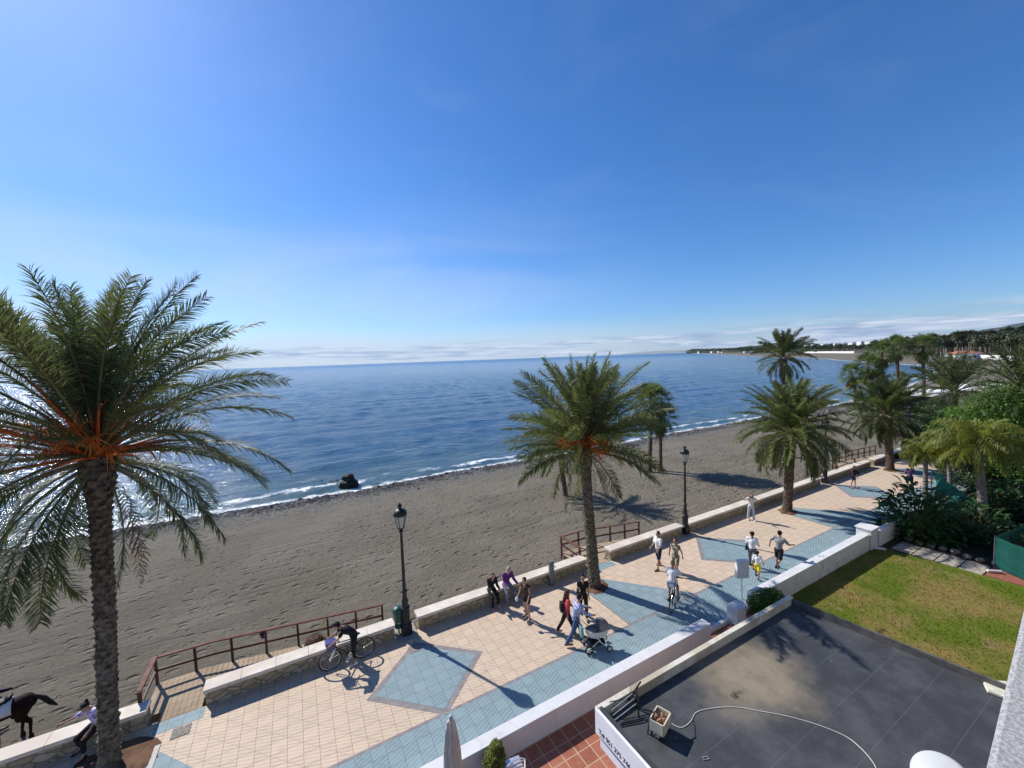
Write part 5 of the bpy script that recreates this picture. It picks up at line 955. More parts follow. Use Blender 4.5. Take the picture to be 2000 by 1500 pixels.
for i in range(rings):
    for k in range(nseg): k2 = (k+1) % nseg; a_, b_, c_, d_ = i*nseg+k, i*nseg+k2, (i+1)*nseg+k2, (i+1)*nseg+k; fs += [(a_, d_, c_, b_), (m_+a_, m_+b_, m_+c_, m_+d_)]
for k in range(nseg): k2 = (k+1) % nseg; a_ = rings*nseg; fs.append((a_+k, m_+a_+k, m_+a_+k2, a_+k2))
q.add(vs, fs); q.build('reflector', dishm, o, smooth=True)
q = MB(); wallp = (p-Vector((st0.x, st0.y, 0))); dist_ = -wallp.dot(nn); off_ = nn*(1.9-wallp.dot(nn)); q.tube([(0, 0, -.05), tuple(Vector((off_.x, off_.y, -.3)))], .025, 8); q.build('bracket', gsteel, o)
q = MB(); q.tube([tuple(Rm @ Vector((0, -.42, 0))), tuple(Rm @ Vector((0, -.45, -.3)))], .012, 6); q.ell(Rm @ Vector((0, -.45, -.32)), (.04, .04, .05), 8, 6); q.build('receiver_arm', gsteel, o)
# ================================================================== PEOPLE
SK = [MAT('skin_tan', (.42, .235, .155), .6, .08, 12), MAT('skin_light', (.55, .33, .24), .6, .08, 12), MAT('skin_brown', (.24, .125, .08), .6, .08, 12)]
eyem = MAT('dark_eye', (.02, .015, .012), .4, 0, 5)
def cloth(name, col, var=.12, sc=9, rough=.85, var2=None): return MAT('cloth_'+name, col, rough, var, sc, .35, 60, var2=var2)
def pattern(name, fn):
    if name in MATS: return MATS[name]
    b = NB(name, .85, spec=.15); b.coord(False); fn(b); MATS[name] = b.m; return b.m
def plaid(b):
    x, y, z = b.sepxyz(b.co); f = lambda v, p, w: b.rng(b.math('FRACT', b.math('MULTIPLY', v, p)), w, w+.06)
    a = b.math('ADD', f(b.math('ADD', x, y), 11, .45), f(z, 11, .45)); c = b.mix(b.math('MULTIPLY', a, .5), (.035, .06, .26), (.42, .50, .68)); l = b.math('MAXIMUM', f(b.math('ADD', x, y), 11, .86), f(z, 11, .86)); b.col(b.mix(b.math('MULTIPLY', l, .8), c, (.8, .82, .85)))
def camo(b): b.col(b.mix(b.rng(b.noise(14, 3), .44, .56), (.10, .10, .06), (.50, .46, .34)))
def stripes(b): x, y, z = b.sepxyz(b.co); b.col(b.mix(b.rng(b.math('FRACT', b.math('MULTIPLY', x, 22)), .45, .55), (.05, .06, .12), (.45, .48, .55)))
def mottled(b): b.col(b.mix(b.rng(b.noise(10, 3), .40, .56), (.30, .16, .42), (.58, .55, .68)))
def lettered(b):
    x, y, z = b.sepxyz(b.co); base = b.mix(b.rng(b.noise(16, 3), .4, .6), (.16, .16, .17), (.30, .30, .31)); b.col(base)
plaidm, camom, stripem, mottm, greyt = pattern('blue_plaid', plaid), pattern('camo_print', camo), pattern('striped_cloth', stripes), pattern('lilac_print', mottled), pattern('grey_marl', lettered)
WHT, BLK, NAVY = cloth('white', (.72, .72, .74), .04), cloth('black', (.014, .014, .017), .3), cloth('navy', (.025, .03, .06), .3); DEN = cloth('denim', (.045, .075, .17), .3, 14); GRYJ = cloth('grey_jeans', (.16, .18, .22), .25, 14); RED = cloth('coral', (.55, .07, .08), .15); PUR = cloth('purple', (.13, .03, .19), .2); YEL = cloth('yellow', (.75, .56, .02), .08); LT = cloth('pale_trousers', (.42, .46, .50), .1); PURD = cloth('dull_purple', (.16, .09, .17), .2); DKP = cloth('dark_plum', (.05, .015, .025), .3); SHG = cloth('grey_shorts', (.11, .12, .14), .2)
HB, HK, HL, HG = cloth('hair_brown', (.085, .04, .02), .4, 20), cloth('hair_black', (.012, .009, .008), .4, 20), cloth('hair_light', (.28, .17, .08), .3, 20), cloth('hair_grey', (.33, .31, .28), .3, 20)
SHW, SHB, SHP, SHR, SHBG = cloth('shoe_white', (.75, .75, .75), .05), cloth('shoe_black', (.02, .02, .022), .2), cloth('shoe_pink', (.75, .35, .40), .1), cloth('shoe_brown', (.16, .06, .035), .2), cloth('shoe_beige', (.42, .30, .22), .2)
def person(label, h, pos, az, lean=0, bow=0, legs=((5, 3, 5), (-5, 3, 5)), arms=((8, 8, 10), (-8, 8, 10)), head=(0, 0), skin=0, top=None, sleeve=.35, topdrop=0, bottom=None, blen=1.0, flare=1.0, shoes=None, hair=None, hstyle='short', girl=False, seat=None, extra=None, toplen=0, dz=0):
    """legs/arms: (forward swing, outward, bend) degrees for left, right"""
    root = thing('person', label, 'person', (pos[0], pos[1], pos[2] if len(pos) > 2 else 0), R(az-90))
    k = h/1.75; V3 = Vector; lt = R(lean)
    upd = V3((0, math.sin(lt), math.cos(lt))); J = {}
    hipz = .0; pel = V3((0, 0, 0)); rs = .93 if girl else 1.0
    J['pel'] = pel; J['waist'] = pel+upd*.14*k; bl = R(lean+bow); ub = V3((0, math.sin(bl), math.cos(bl))); J['chest'] = J['waist']+ub*.22*k; J['neck'] = J['chest']+ub*.17*k
    hd = R(lean*.5+bow*.6+head[1]); uh = V3((0, math.sin(hd), math.cos(hd))); J['nk2'] = J['neck']+uh*.07*k; J['head'] = J['neck']+uh*.185*k+V3((0, .015, 0))
    for i, sd in enumerate((-1, 1)):
        sw, ou, kn = legs[i]; J['hip%d' % i] = V3((sd*.088*k, 0, -.03*k)); a, o = R(sw), R(ou); d = V3((sd*math.sin(o), math.sin(a)*math.cos(o), -math.cos(a)*math.cos(o))); J['knee%d' % i] = J['hip%d' % i]+d*.43*k
        a2 = R(sw-kn); d2 = V3((sd*math.sin(o)*.5, math.sin(a2), -math.cos(a2))).normalized(); J['ank%d' % i] = J['knee%d' % i]+d2*.41*k; fa = R(min(0, (sw-kn)*.45) if kn > 25 else 0); J['toe%d' % i] = J['ank%d' % i]+V3((sd*.02, .17*math.cos(fa), -.045+.17*math.sin(fa)))*k
        sw, ou, eb = arms[i]; J['sho%d' % i] = J['neck']-ub*.045*k+V3((sd*.175*k*rs, 0, 0)); a, o = R(sw)+0*bl, R(ou); d = V3((sd*math.sin(o), math.sin(a)*math.cos(o), -math.cos(a)*math.cos(o))); J['elb%d' % i] = J['sho%d' % i]+d*.28*k
        a2 = R(sw+eb); d2 = V3((sd*math.sin(o)*.4, math.sin(a2), -math.cos(a2))).normalized(); J['wri%d' % i] = J['elb%d' % i]+d2*.25*k; J['hdir%d' % i] = d2
    foot = min(J['ank0'].z, J['ank1'].z)-.085*k
    zoff = -foot if seat is None else seat; J = {a: (b+V3((0, 0, zoff)) if not a.startswith('hdir') else b) for a, b in J.items()}
    q = MB(); c = lambda a, b, ra, rb: q.cone(J[a], J[b], ra*k, rb*k, 10, 3)
    c('pel', 'waist', .125*(1.05 if girl else 1), .11*rs); c('waist', 'chest', .11*rs, .135*rs); q.cone(J['chest']-V3((.07*k*rs, 0, 0)), J['chest']+V3((.07*k*rs, 0, 0)), .11*k, .11*k); q.cone(J['sho0'], J['sho1'], .062*k, .062*k); c('chest', 'neck', .12, .075); c('neck', 'nk2', .058, .052)
    hc = J['head']; hw = Matrix.Rotation(R(head[0]), 3, 'Z'); q.ell(hc+V3((0, 0, .015*k)), (.077*k, .094*k, .108*k), 14, 10, hw); q.ell(hc+hw@V3((0, .03*k, -.055*k)), (.052*k, .055*k, .055*k), 10, 8)
    q.ell(hc+hw@V3((0, .102*k, -.015*k)), (.014*k, .02*k, .024*k), 8, 6)
    for sd in (-1, 1): q.ell(hc+hw@V3((sd*.08*k, -.005*k, -.01*k)), (.014*k, .022*k, .032*k), 8, 6)
    for i in (0, 1):
        c('hip%d' % i, 'knee%d' % i, .088*rs, .056*rs); c('knee%d' % i, 'ank%d' % i, .056*rs, .036); m_ = J['knee%d' % i].lerp(J['ank%d' % i], .3)-V3((0, .015*k, 0)); q.cone(J['knee%d' % i], m_, .05*k, .056*k); c('ank%d' % i, 'toe%d' % i, .040, .030)
        c('sho%d' % i, 'elb%d' % i, .052*rs, .040*rs); c('elb%d' % i, 'wri%d' % i, .040*rs, .026*rs); d = J['hdir%d' % i]; q.cone(J['wri%d' % i], J['wri%d' % i]+d*.07*k, .030*k, .034*k)
    body = q.build('body', [SK[skin], eyem], root, remesh=.016*k, sm=2); bake(body)
    # hands: five bent fingers; face: eyes, brows, mouth joined into the same mesh
    q = MB()
    for i, sd in ((0, -1), (1, 1)):
        d = J['hdir%d' % i]; side = d.cross(V3((1, 0, 0))*1.0); side = side.normalized() if side.length > .1 else V3((0, 1, 0)); base = J['wri%d' % i]+d*.085*k; cur = V3((-sd, 0, 0))
        for f in range(4): b0 = base+side*(.024-.016*f)*k; l_ = (.072, .08, .075, .058)[f]*k; p1 = b0+(d+cur*.25).normalized()*l_*.5; p2 = p1+(d+cur*.9).normalized()*l_*.5; q.tube([b0-d*.02, b0, p1, p2], [.009*k, .0088*k, .008*k, .006*k], 6)
        b0 = J['wri%d' % i]+d*.03*k+side*.03*k; q.tube([b0-side*.01, b0+side*.02*k+d*.02*k, b0+(side*.028+d*.055+cur*.01)*k], [.011*k, .010*k, .007*k], 6)
    q.cur = 1
    for sd in (-1, 1): q.ell(hc+hw@V3((sd*.031*k, .086*k, .012*k)), (.012*k, .007*k, .006*k), 6, 4); q.ell(hc+hw@V3((sd*.031*k, .090*k, .034*k)), (.017*k, .006*k, .004*k), 6, 4)
    q.ell(hc+hw@V3((0, .086*k, -.058*k)), (.020*k, .006*k, .004*k), 6, 4)
    fm = q.mesh('tmp', [SK[skin], eyem], True); bm = bmesh.new(); bm.from_mesh(body.data); bm.from_mesh(fm); bm.to_mesh(body.data); bm.free(); bpy.data.meshes.remove(fm)
    if len(body.data.materials) < 2: body.data.materials.clear(); body.data.materials.append(SK[skin]); body.data.materials.append(eyem)
    if top:
        q = MB(); g = .016; c2 = lambda a, b, ra, rb: q.cone(a, b, (ra+g)*k, (rb+g)*k, 10, 3); low = J['pel']+upd*(.02-toplen)*k
        c2(low, J['waist'], .122, .115*rs); c2(J['waist'], J['chest'], .115*rs, .137*rs); q.cone(J['chest']-V3((.07*k*rs, 0, 0)), J['chest']+V3((.07*k*rs, 0, 0)), (.11+g)*k, (.11+g)*k); q.cone(J['sho0'], J['sho1'], (.062+g)*k, (.062+g)*k)
        for i in (0, 1):
            if sleeve > 0: e = J['sho%d' % i].lerp(J['elb%d' % i], min(1, sleeve*2)); c2(J['sho%d' % i], e, .054, .050 if sleeve < .5 else .042)
            if sleeve > .5: e = J['elb%d' % i].lerp(J['wri%d' % i], (sleeve-.5)*2); c2(J['elb%d' % i], e, .042, .030)
        bake(q.build('top', top, root, remesh=.016*k, sm=2))
    if bottom:
        q = MB(); g = .016; q.cone(J['pel']+upd*.02*k, J['pel']-V3((0, 0, .04*k)), (.122+g)*k, (.118+g)*k)
        for i in (0, 1):
            kn = J['knee%d' % i]; t1 = min(1, blen*2); e = J['hip%d' % i].lerp(kn, t1); r1 = (.092+(.06-.092)*t1)*(flare if t1 < 1 else 1); q.cone(J['hip%d' % i], e, (.092+g)*k, (r1+g*.8)*k, 10, 3)
            if blen > .5: t2 = (blen-.5)*2; e = kn.lerp(J['ank%d' % i], t2*.97); q.cone(kn, e, (.060+g*.7)*k, (.042+.012*flare*t2+g*.4)*k, 10, 3)
        bake(q.build('shorts' if blen < .55 else 'trousers', bottom, root, remesh=.016*k, sm=2))
    for i in (0, 1):
        q = MB(); a, t = J['ank%d' % i], J['toe%d' % i]; dd = (t-a); q.cone(a-V3((0, .035*k, .045*k))-dd*.05, t+V3((0, .02*k, -.005*k)), .040*k, .036*k, 10, 3); q.cone(a, a-V3((0, .01*k, .03*k)), .044*k, .045*k); sh = q.build('shoe', shoes or SHB, root, remesh=.014*k, sm=1); bake(sh)
    if hair:
        q = MB(); q.ell(hc+hw@V3((0, -.022*k, .040*k)), (.088*k, .098*k, .098*k), 14, 10, hw); q.ell(hc+hw@V3((0, -.05*k, -.0*k)), (.078*k, .062*k, .085*k), 12, 8)
        if hstyle == 'long': q.cone(hc+hw@V3((0, -.06*k, .0)), J['chest']+hw@V3((0, -.15*k, -.02*k)), .085*k, .055*k); q.cone(hc+hw@V3((.06*k, 0, -.02)), J['neck']+V3((.08*k, .03*k, -.08*k)), .035*k, .03*k); q.cone(hc+hw@V3((-.06*k, 0, -.02)), J['neck']+V3((-.08*k, .03*k, -.08*k)), .035*k, .03*k)
        if hstyle == 'pony': q.cone(hc+hw@V3((0, -.11*k, .06*k)), hc+hw@V3((0, -.17*k, -.10*k)), .04*k, .022*k)
        if hstyle == 'bun': q.ell(hc+hw@V3((0, -.07*k, .14*k)), (.045*k,)*3, 10, 8)
        if hstyle == 'curly':
            for _ in range(16): v = V3((random.gauss(0, 1), random.gauss(0, 1)-.4, abs(random.gauss(0, 1)))).normalized(); q.ell(hc+V3((0, -.02*k, .03*k))+Vector((v.x*.09, v.y*.09, v.z*.10))*k, (.035*k,)*3, 8, 6)
        bake(q.build('hair', hair, root, remesh=.014*k, sm=1))
    if extra: extra(root, J, k, hc, hw)
    return root
def cap(root, J, k, hc, hw, m=None):
    q = MB(); q.ell(hc+hw@Vector((0, 0, .065*k)), (.096*k, .108*k, .07*k), 14, 8, hw); q.box(hc+hw@Vector((0, .13*k, .07*k)), (.13*k, .11*k, .014*k), hw); q.build('cap', m or BLK, root, smooth=True)
def bag(off, size, m, strap=True):
    def f(root, J, k, hc, hw):
        q = MB(); c = J['pel']+Vector(off)*k; q.box(c, Vector(size)*k, taper=.85); q.build('bag', m, root, bevel=.015)
        if strap: q = MB(); q.tube([c+Vector((0, 0, size[2]*.4*k)), J['chest']+Vector((off[0]*.5, -.17 if off[1] < 0 else .17, 0))*k, J['neck']+Vector((-off[0]*.5, 0, .03))*k], .010, 5); q.build('bag_strap', m, root)
    return f
P = lambda px, py, z=0: (G(px, py, z).x, G(px, py, z).y, z)
# seated pair on the wall
sp_ = W(6.55, 14.42); person('person with long brown hair in black, seated on the sea wall', 1.66, (sp_.x, sp_.y, 0), -64, lean=8, bow=10, legs=((70, 6, 78), (64, 3, 60)), arms=((25, 4, 55), (22, 4, 62)), head=(-15, 22), skin=1, top=BLK, sleeve=.95, bottom=BLK, blen=.95, shoes=SHP, hair=HB, hstyle='long', girl=True, seat=.64)
sp_ = W(7.25, 14.42); person('person in a purple jumper and grey jeans, seated on the sea wall', 1.76, (sp_.x, sp_.y, 0), -58, lean=6, bow=12, legs=((66, 8, 66), (60, 10, 62)), arms=((28, 10, 45), (26, 10, 50)), head=(0, 20), skin=1, top=PUR, sleeve=1, bottom=GRYJ, blen=1, shoes=SHB, hair=HG, hstyle='short', seat=.64)
def skates(root, J, k, hc, hw):
    for i in (0, 1):
        a, t = J['ank%d' % i], J['toe%d' % i]
        for j in range(4): q = MB(); c = a.lerp(t, -.25+j*.42)+Vector((0, 0, 0)); c.z = t.z-.055; q.tube([c-Vector((.013, 0, 0)), c+Vector((.013, 0, 0))], .036, 12); q.build('skate_wheel', SHW, root)
    q = MB(); q.ell(J['wri1']+Vector((0, .03, -.05)), (.05, .08, .09), 10, 8); q.build('hand_towel', WHT, root, smooth=True)
person('person with a ponytail on roller skates in a dark top, by the sea wall', 1.66, P(1030, 1208, .05), 235, lean=6, bow=4, legs=((12, 5, 18), (-6, 5, 6)), arms=((10, 14, 35), (16, 12, 25)), head=(10, 8), skin=0, top=cloth('dark_brown', (.07, .035, .03), .2), sleeve=0, bottom=BLK, blen=.2, shoes=SHB, hair=HK, hstyle='pony', girl=True, extra=skates)
person('person in black with sunglasses carrying a dark bag, behind the couple with the pram', 1.66, P(1140, 1204), 262, legs=((18, 3, 8), (-14, 3, 14)), arms=((12, 8, 40), (-8, 10, 15)), head=(0, 5), skin=0, top=BLK, sleeve=.2, bottom=BLK, blen=.95, shoes=SHB, hair=HK, hstyle='bun', girl=True, extra=bag((.2, .02, .05), (.14, .30, .28), BLK))
person('person with long hair and a coral top walking beside the plaid-shirted man', 1.66, P(1108, 1239), 8, lean=4, legs=((-20, 3, 12), (22, 3, 6)), arms=((16, 6, 30), (-12, 6, 12)), skin=1, top=RED, sleeve=.9, bottom=BLK, blen=.95, shoes=SHBG, hair=HB, hstyle='long', girl=True, extra=bag((.0, -.19, .22), (.26, .14, .34), BLK))
def stroller_hold(root, J, k, hc, hw): pass
person('person in a blue plaid shirt and jeans pushing the grey pram', 1.80, P(1126, 1256), 8, lean=8, bow=4, legs=((22, 3, 5), (-20, 3, 14)), arms=((32, 6, 42), (34, 6, 40)), head=(10, 8), skin=0, top=plaidm, sleeve=.95, toplen=.04, bottom=DEN, blen=1, shoes=SHR, hair=HK)
person('person in a white shirt and dark shorts walking by the second lamp', 1.74, P(1286, 1109), 205, legs=((16, 6, 4), (-14, 6, 8)), arms=((14, 4, 30), (16, 2, 34)), skin=0, top=WHT, sleeve=.4, toplen=.05, bottom=NAVY, blen=.42, flare=1.25, shoes=SHR, hair=HK)
person('person in a beige patterned outfit walking just behind the cyclist in white', 1.64, P(1320, 1121), 222, lean=3, legs=((16, 4, 6), (-14, 4, 12)), arms=((-18, 22, 12), (-10, 26, 8)), skin=0, top=camom, sleeve=.1, toplen=.04, bottom=camom, blen=.42, flare=1.2, shoes=SHB, hair=HB, hstyle='pony', girl=True)
person('person in a white shirt carrying a small dark bag, walking away beside the child', 1.66, P(1469, 1108), 50, legs=((14, 3, 4), (-16, 3, 14)), arms=((10, 14, 20), (14, 12, 50)), skin=2, top=WHT, sleeve=.45, toplen=.03, bottom=SHG, blen=.9, shoes=SHB, hair=HK, hstyle='curly', extra=bag((-.24, .0, .0), (.10, .22, .20), BLK))
person('child in a white shirt and yellow shorts', 1.22, P(1479, 1129), 48, legs=((20, 3, 6), (-16, 3, 18)), arms=((-10, 10, 15), (12, 20, 15)), skin=2, top=WHT, sleeve=.45, toplen=.04, bottom=YEL, blen=.42, flare=1.25, shoes=SHB, hair=HK, hstyle='curly')
def back_mark(root, J, k, hc, hw):
    for z_, w_ in ((.06, .22), (-.12, .26)): q = MB(); q.box(J['chest']+Vector((0, -.150, z_)), (w_, .02, .028)); q.build('shirt_print', WHT, root)
person('person in a grey shirt and black shorts striding away with both arms out', 1.76, P(1521, 1112), 32, lean=6, legs=((12, 4, 10), (-22, 4, 48)), arms=((-6, 42, 22), (22, 38, 62)), head=(-20, 5), skin=0, top=greyt, sleeve=.35, bottom=BLK, blen=.42, flare=1.15, shoes=SHB, hair=HK)
person('person in a white top and pale wide trousers shading their eyes by the wall', 1.60, P(1467, 1016), -105, legs=((4, 6, 3), (-4, 6, 3)), arms=((38, 52, 105), (40, 60, 100)), head=(0, 10), skin=1, top=cloth('cream', (.60, .57, .50), .06), sleeve=.3, bottom=LT, blen=1, flare=2.2, shoes=SHW, hair=HB, hstyle='long', girl=True)
person('person in a plum top and denim shorts standing near the third diamond', 1.60, P(1667, 954), -60, legs=((6, 4, 4), (-8, 6, 4)), arms=((30, 8, 70), (10, 12, 40)), head=(0, 15), skin=1, top=DKP, sleeve=.8, bottom=DEN, blen=.25, shoes=SHB, hair=HB, hstyle='long', girl=True, extra=bag((.26, .0, .0), (.16, .14, .22), BLK))
person('person in a dull purple shirt standing with their back to the camera near the garden', 1.76, P(1776, 957), 70, legs=((5, 3, 4), (-5, 3, 4)), arms=((14, 8, 30), (14, 8, 30)), skin=1, top=PURD, sleeve=.6, toplen=.05, bottom=NAVY, blen=.5, shoes=SHB, hair=HB)
sp_ = W(-5.2, 14.42); person('person in a lilac patterned shirt and cap, seated on the wall with one arm out', 1.62, (sp_.x, sp_.y, 0), 252, lean=4, bow=12, legs=((72, 8, 68), (66, 16, 80)), arms=((10, 12, 42), (52, 38, 42)), head=(25, 24), skin=0, top=mottm, sleeve=.45, toplen=.05, bottom=BLK, blen=.85, flare=1.5, shoes=SHB, hair=HK, hstyle='bun', girl=True, seat=.64, extra=cap)
# ---- bicycles
rubber = MAT('black_rubber', (.012, .012, .012), .8, .2, 9); chrome = MAT('chrome', (.6, .6, .62), .2, .05, 9, metal=.9); framem = MAT('dark_bike_paint', (.02, .025, .03), .35, .1, 9, spec=.5)
def bicycle(label, loc, az, basket=None, fpaint=None, steer=0, forkm=None):
    """x forward; rear wheel at x=0"""
    o = thing('bicycle', label, 'bicycle', loc, R(az)); Rw = .335; WB = 1.06; fp = fpaint or framem
    for x0 in (0, WB):
        t = MB(); t.tube([(x0+Rw*math.cos(a), 0, Rw+Rw*math.sin(a)) for a in np.linspace(0, 2*math.pi, 33)[:-1]], .021, 8, closed=True); wq = t.build('wheel', rubber, o, smooth=True)
        t = MB(); t.tube([(x0+(Rw-.028)*math.cos(a), 0, Rw+(Rw-.028)*math.sin(a)) for a in np.linspace(0, 2*math.pi, 33)[:-1]], .010, 6, closed=True)
        for k in range(20): a = 2*math.pi*k/20; t.tube([(x0, .02*(-1)**k, Rw), (x0+(Rw-.03)*math.cos(a), 0, Rw+(Rw-.03)*math.sin(a))], .0018, 3, cap=False)
        t.tube([(x0, -.04, Rw), (x0, .04, Rw)], .02, 8); t.build('rim', chrome, wq)
    q = MB(); bb_, st_, hd1, hd2 = (.43, 0, .29), (.27, 0, .78), (.86, 0, .83), (.885, 0, .72)
    for a_, b_, r_ in ((bb_, st_, .017), (st_, hd1, .017), (bb_, hd2, .021), (hd1, hd2, .02), (bb_, (0, .05, Rw), .010), (bb_, (0, -.05, Rw), .010), ((.29, 0, .70), (0, .05, Rw), .009), ((.29, 0, .70), (0, -.05, Rw), .009)): q.tube([a_, b_], r_, 8)
    q.build('frame', fp, o, smooth=True)
    q = MB(); 
    for s_ in (-.05, .05): q.tube([(.885, s_*.6, .70), (.93, s_, .55), (WB, s_, Rw)], .013, 8)
    q.tube([(.90, 0, .72), (.84, 0, .98)], .014, 8); q.build('fork', forkm or chrome, o)
    q = MB(); q.tube([(.74, -.29, 1.0), (.80, -.2, 1.01), (.85, 0, .98), (.80, .2, 1.01), (.74, .29, 1.0)], .013, 8); q.build('handlebar', framem, o)
    q = MB(); q.tube([(.26, 0, .78), (.24, 0, .88)], .013, 8); q.ell((.22, 0, .90), (.13, .075, .035), 12, 8); q.build('saddle', rubber, o)
    q = MB(); q.tube([(.43, -.09, .29), (.43, .09, .29)], .012, 6); q.tube([(.43, .09, .29), (.55, .10, .17)], .010, 6); q.tube([(.43, -.09, .29), (.31, -.10, .41)], .010, 6); q.box((.56, .14, .17), (.09, .09, .02)); q.box((.30, -.14, .41), (.09, .09, .02)); q.lathe([(.09, -.003), (.09, .003)], (0, 0, 0), 20); 
    for v in q.v[-1:]: v[:] = np.stack([v[:, 0]+.43, v[:, 2]+.055, v[:, 1]+.29], 1)
    q.build('crank', chrome, o)
    if basket:
        q = MB(); b0 = (1.02, 0, .70)
        for k in range(7):
            z_ = .02+.04*k; w_ = .11+.045*k/6; q.tube([(b0[0]-w_, -w_*1.15, b0[2]+z_), (b0[0]+w_, -w_*1.15, b0[2]+z_), (b0[0]+w_, w_*1.15, b0[2]+z_), (b0[0]-w_, w_*1.15, b0[2]+z_)], .005 if k < 6 else .009, 4, closed=True)
        for k in range(24): a = 2*math.pi*k/24; cx_, sy_ = max(-1, min(1, 1.4*math.cos(a))), max(-1, min(1, 1.4*math.sin(a))); q.tube([(b0[0]+cx_*.11, sy_*.127, b0[2]+.02), (b0[0]+cx_*.155, sy_*.178, b0[2]+.26)], .004, 3, cap=False)
        q.box((b0[0], 0, b0[2]+.015), (.22, .25, .01)); q.build('basket', basket, o)
        q = MB(); q.box((b0[0], 0, b0[2]+.16), (.24, .27, .24), taper=1.12); tag(q.build('basket_bag', cloth('indigo', (.07, .06, .26), .3), None, bevel=.03), 'indigo bag in the bicycle basket', 'bag'); bpy.data.objects['basket_bag'].location = loc; bpy.data.objects['basket_bag'].rotation_euler = (0, 0, R(az))
    return o
rw = G(712, 1283, 0); az1 = 28.6+180+1
bicycle('dark bicycle with a wire basket and white fork, parked along the sea wall', (rw.x, rw.y, 0), az1, basket=MAT('grey_wire', (.25, .25, .3), .5, .1, 5), forkm=MAT('white_metal', (.75, .75, .76), .4, .05, 5))
d1 = Vector((math.cos(R(az1)), math.sin(R(az1)), 0)); pp = rw+d1*.30+Vector((d1.y, -d1.x, 0))*(-.02)
person('person in black leaning over the handlebars of the bicycle with the basket', 1.72, (pp.x, pp.y, 0), az1, lean=26, bow=24, legs=((8, 9, 14), (4, 10, 2)), arms=((42, 6, 22), (40, 8, 28)), head=(0, 20), skin=0, top=BLK, sleeve=.3, bottom=BLK, blen=.8, shoes=SHW, hair=HK, hstyle='short', girl=True, extra=cap)
rw = G(1311, 1194, 0); az2 = 58
bicycle('dark bicycle ridden away from the camera by the person in white', (rw.x, rw.y, 0), az2)
d1 = Vector((math.cos(R(az2)), math.sin(R(az2)), 0)); pp = rw+d1*.20
person('person in a loose white shirt and striped shorts riding a bicycle away', 1.76, (pp.x, pp.y, 0), az2, lean=16, bow=8, legs=((38, 6, 62), (52, 8, 58)), arms=((40, 12, 18), (42, 16, 20)), skin=0, top=WHT, sleeve=.45, toplen=.06, bottom=stripem, blen=.42, flare=1.1, shoes=SHB, hair=HL, seat=1.03)
# ---- pram
pc = G(1172, 1268, 0); az3 = 8; o = thing('pram', 'grey pram with chrome frame and a blue bag hanging from its handle', 'pram', (pc.x-.15, pc.y+.06, 0), R(az3))
grc = cloth('grey_pram', (.17, .165, .18), .2, 14); ltg = cloth('light_pram', (.52, .50, .48), .1, 10)
for x0, r_ in ((-.30, .15), (.42, .11)):
    for s_ in (-.26, .26):
        q = MB(); q.tube([(x0+r_*.86*math.cos(a), s_, r_+r_*.86*math.sin(a)) for a in np.linspace(0, 6.283, 21)[:-1]], r_*.15, 8, closed=True); wq = q.build('wheel', rubber, o, smooth=True); q = MB(); q.tube([(x0, s_-.02, r_), (x0, s_+.02, r_)], r_*.35, 10)
        for k in range(5): a = k*1.2566; q.bar((x0, s_, r_), (x0+r_*.8*math.cos(a), s_, r_+r_*.8*math.sin(a)), .02)
        q.build('rim', ltg, wq)
q = MB()
for s_ in (-.24, .24): q.tube([(-.30, s_, .15), (.05, s_, .42), (.42, s_, .11)], .014, 8); q.tube([(.10, s_, .42), (-.55, s_, 1.02)], .014, 8)
q.tube([(-.30, -.26, .15), (-.30, .26, .15)], .012, 6); q.tube([(.42, -.26, .11), (.42, .26, .11)], .012, 6); q.build('chassis', chrome, o)
q = MB(); q.tube([(-.55, -.24, 1.02), (-.60, 0, 1.05), (-.55, .24, 1.02)], .02, 8); q.build('handle', rubber, o)
q = MB(); q.lathe([(.20, .42), (.30, .47), (.36, .60), (.38, .70), (.36, .71), (.30, .58), (.1, .5)], (.08, 0, 0), 24, 1.12, .62); q.build('carrycot', ltg, o, smooth=True)
q = MB(); vs = []; n1, n2 = 12, 12
for i in range(n1+1):
    a = math.pi*(.06+.50*i/n1)
    for j in range(n2+1): b_ = math.pi*j/n2; vs.append((.14+.34*math.cos(a)*math.sin(b_)*1.05, .235*math.cos(b_), .70+.36*math.sin(a)*math.sin(b_)))
for v in list(vs): vs.append((.14+(v[0]-.14)*.95, v[1]*.95, .70+(v[2]-.70)*.95))
m_ = (n1+1)*(n2+1); fs = []
for i in range(n1):
    for j in range(n2): a_ = i*(n2+1)+j; fs += [(a_, a_+1, a_+n2+2, a_+n2+1), (m_+a_, m_+a_+n2+1, m_+a_+n2+2, m_+a_+1)]
for j in range(n2): fs += [(j, m_+j, m_+j+1, j+1), (n1*(n2+1)+j, n1*(n2+1)+j+1, m_+n1*(n2+1)+j+1, m_+n1*(n2+1)+j)]
q.add(vs, fs); q.build('hood', grc, o, smooth=True)
q = MB(); q.ell((-.10, 0, .69), (.22, .19, .08), 14, 8); q.build('blanket', grc, o, smooth=True)
q = MB(); q.box((.05, 0, .27), (.5, .36, .12)); q.build('tray', rubber, o, bevel=.02)
q = MB(); q.box((-.48, 0, .70), (.10, .30, .36), taper=.9); bgo = q.build('shopping_bag', cloth('teal', (.12, .30, .36), .25, 8, var2=(.5, .5, .48)), None, bevel=.03); bgo.location = o.location; bgo.rotation_euler = (0, 0, R(az3)); tag(bgo, 'pale blue bag hanging from the pram handle', 'bag')
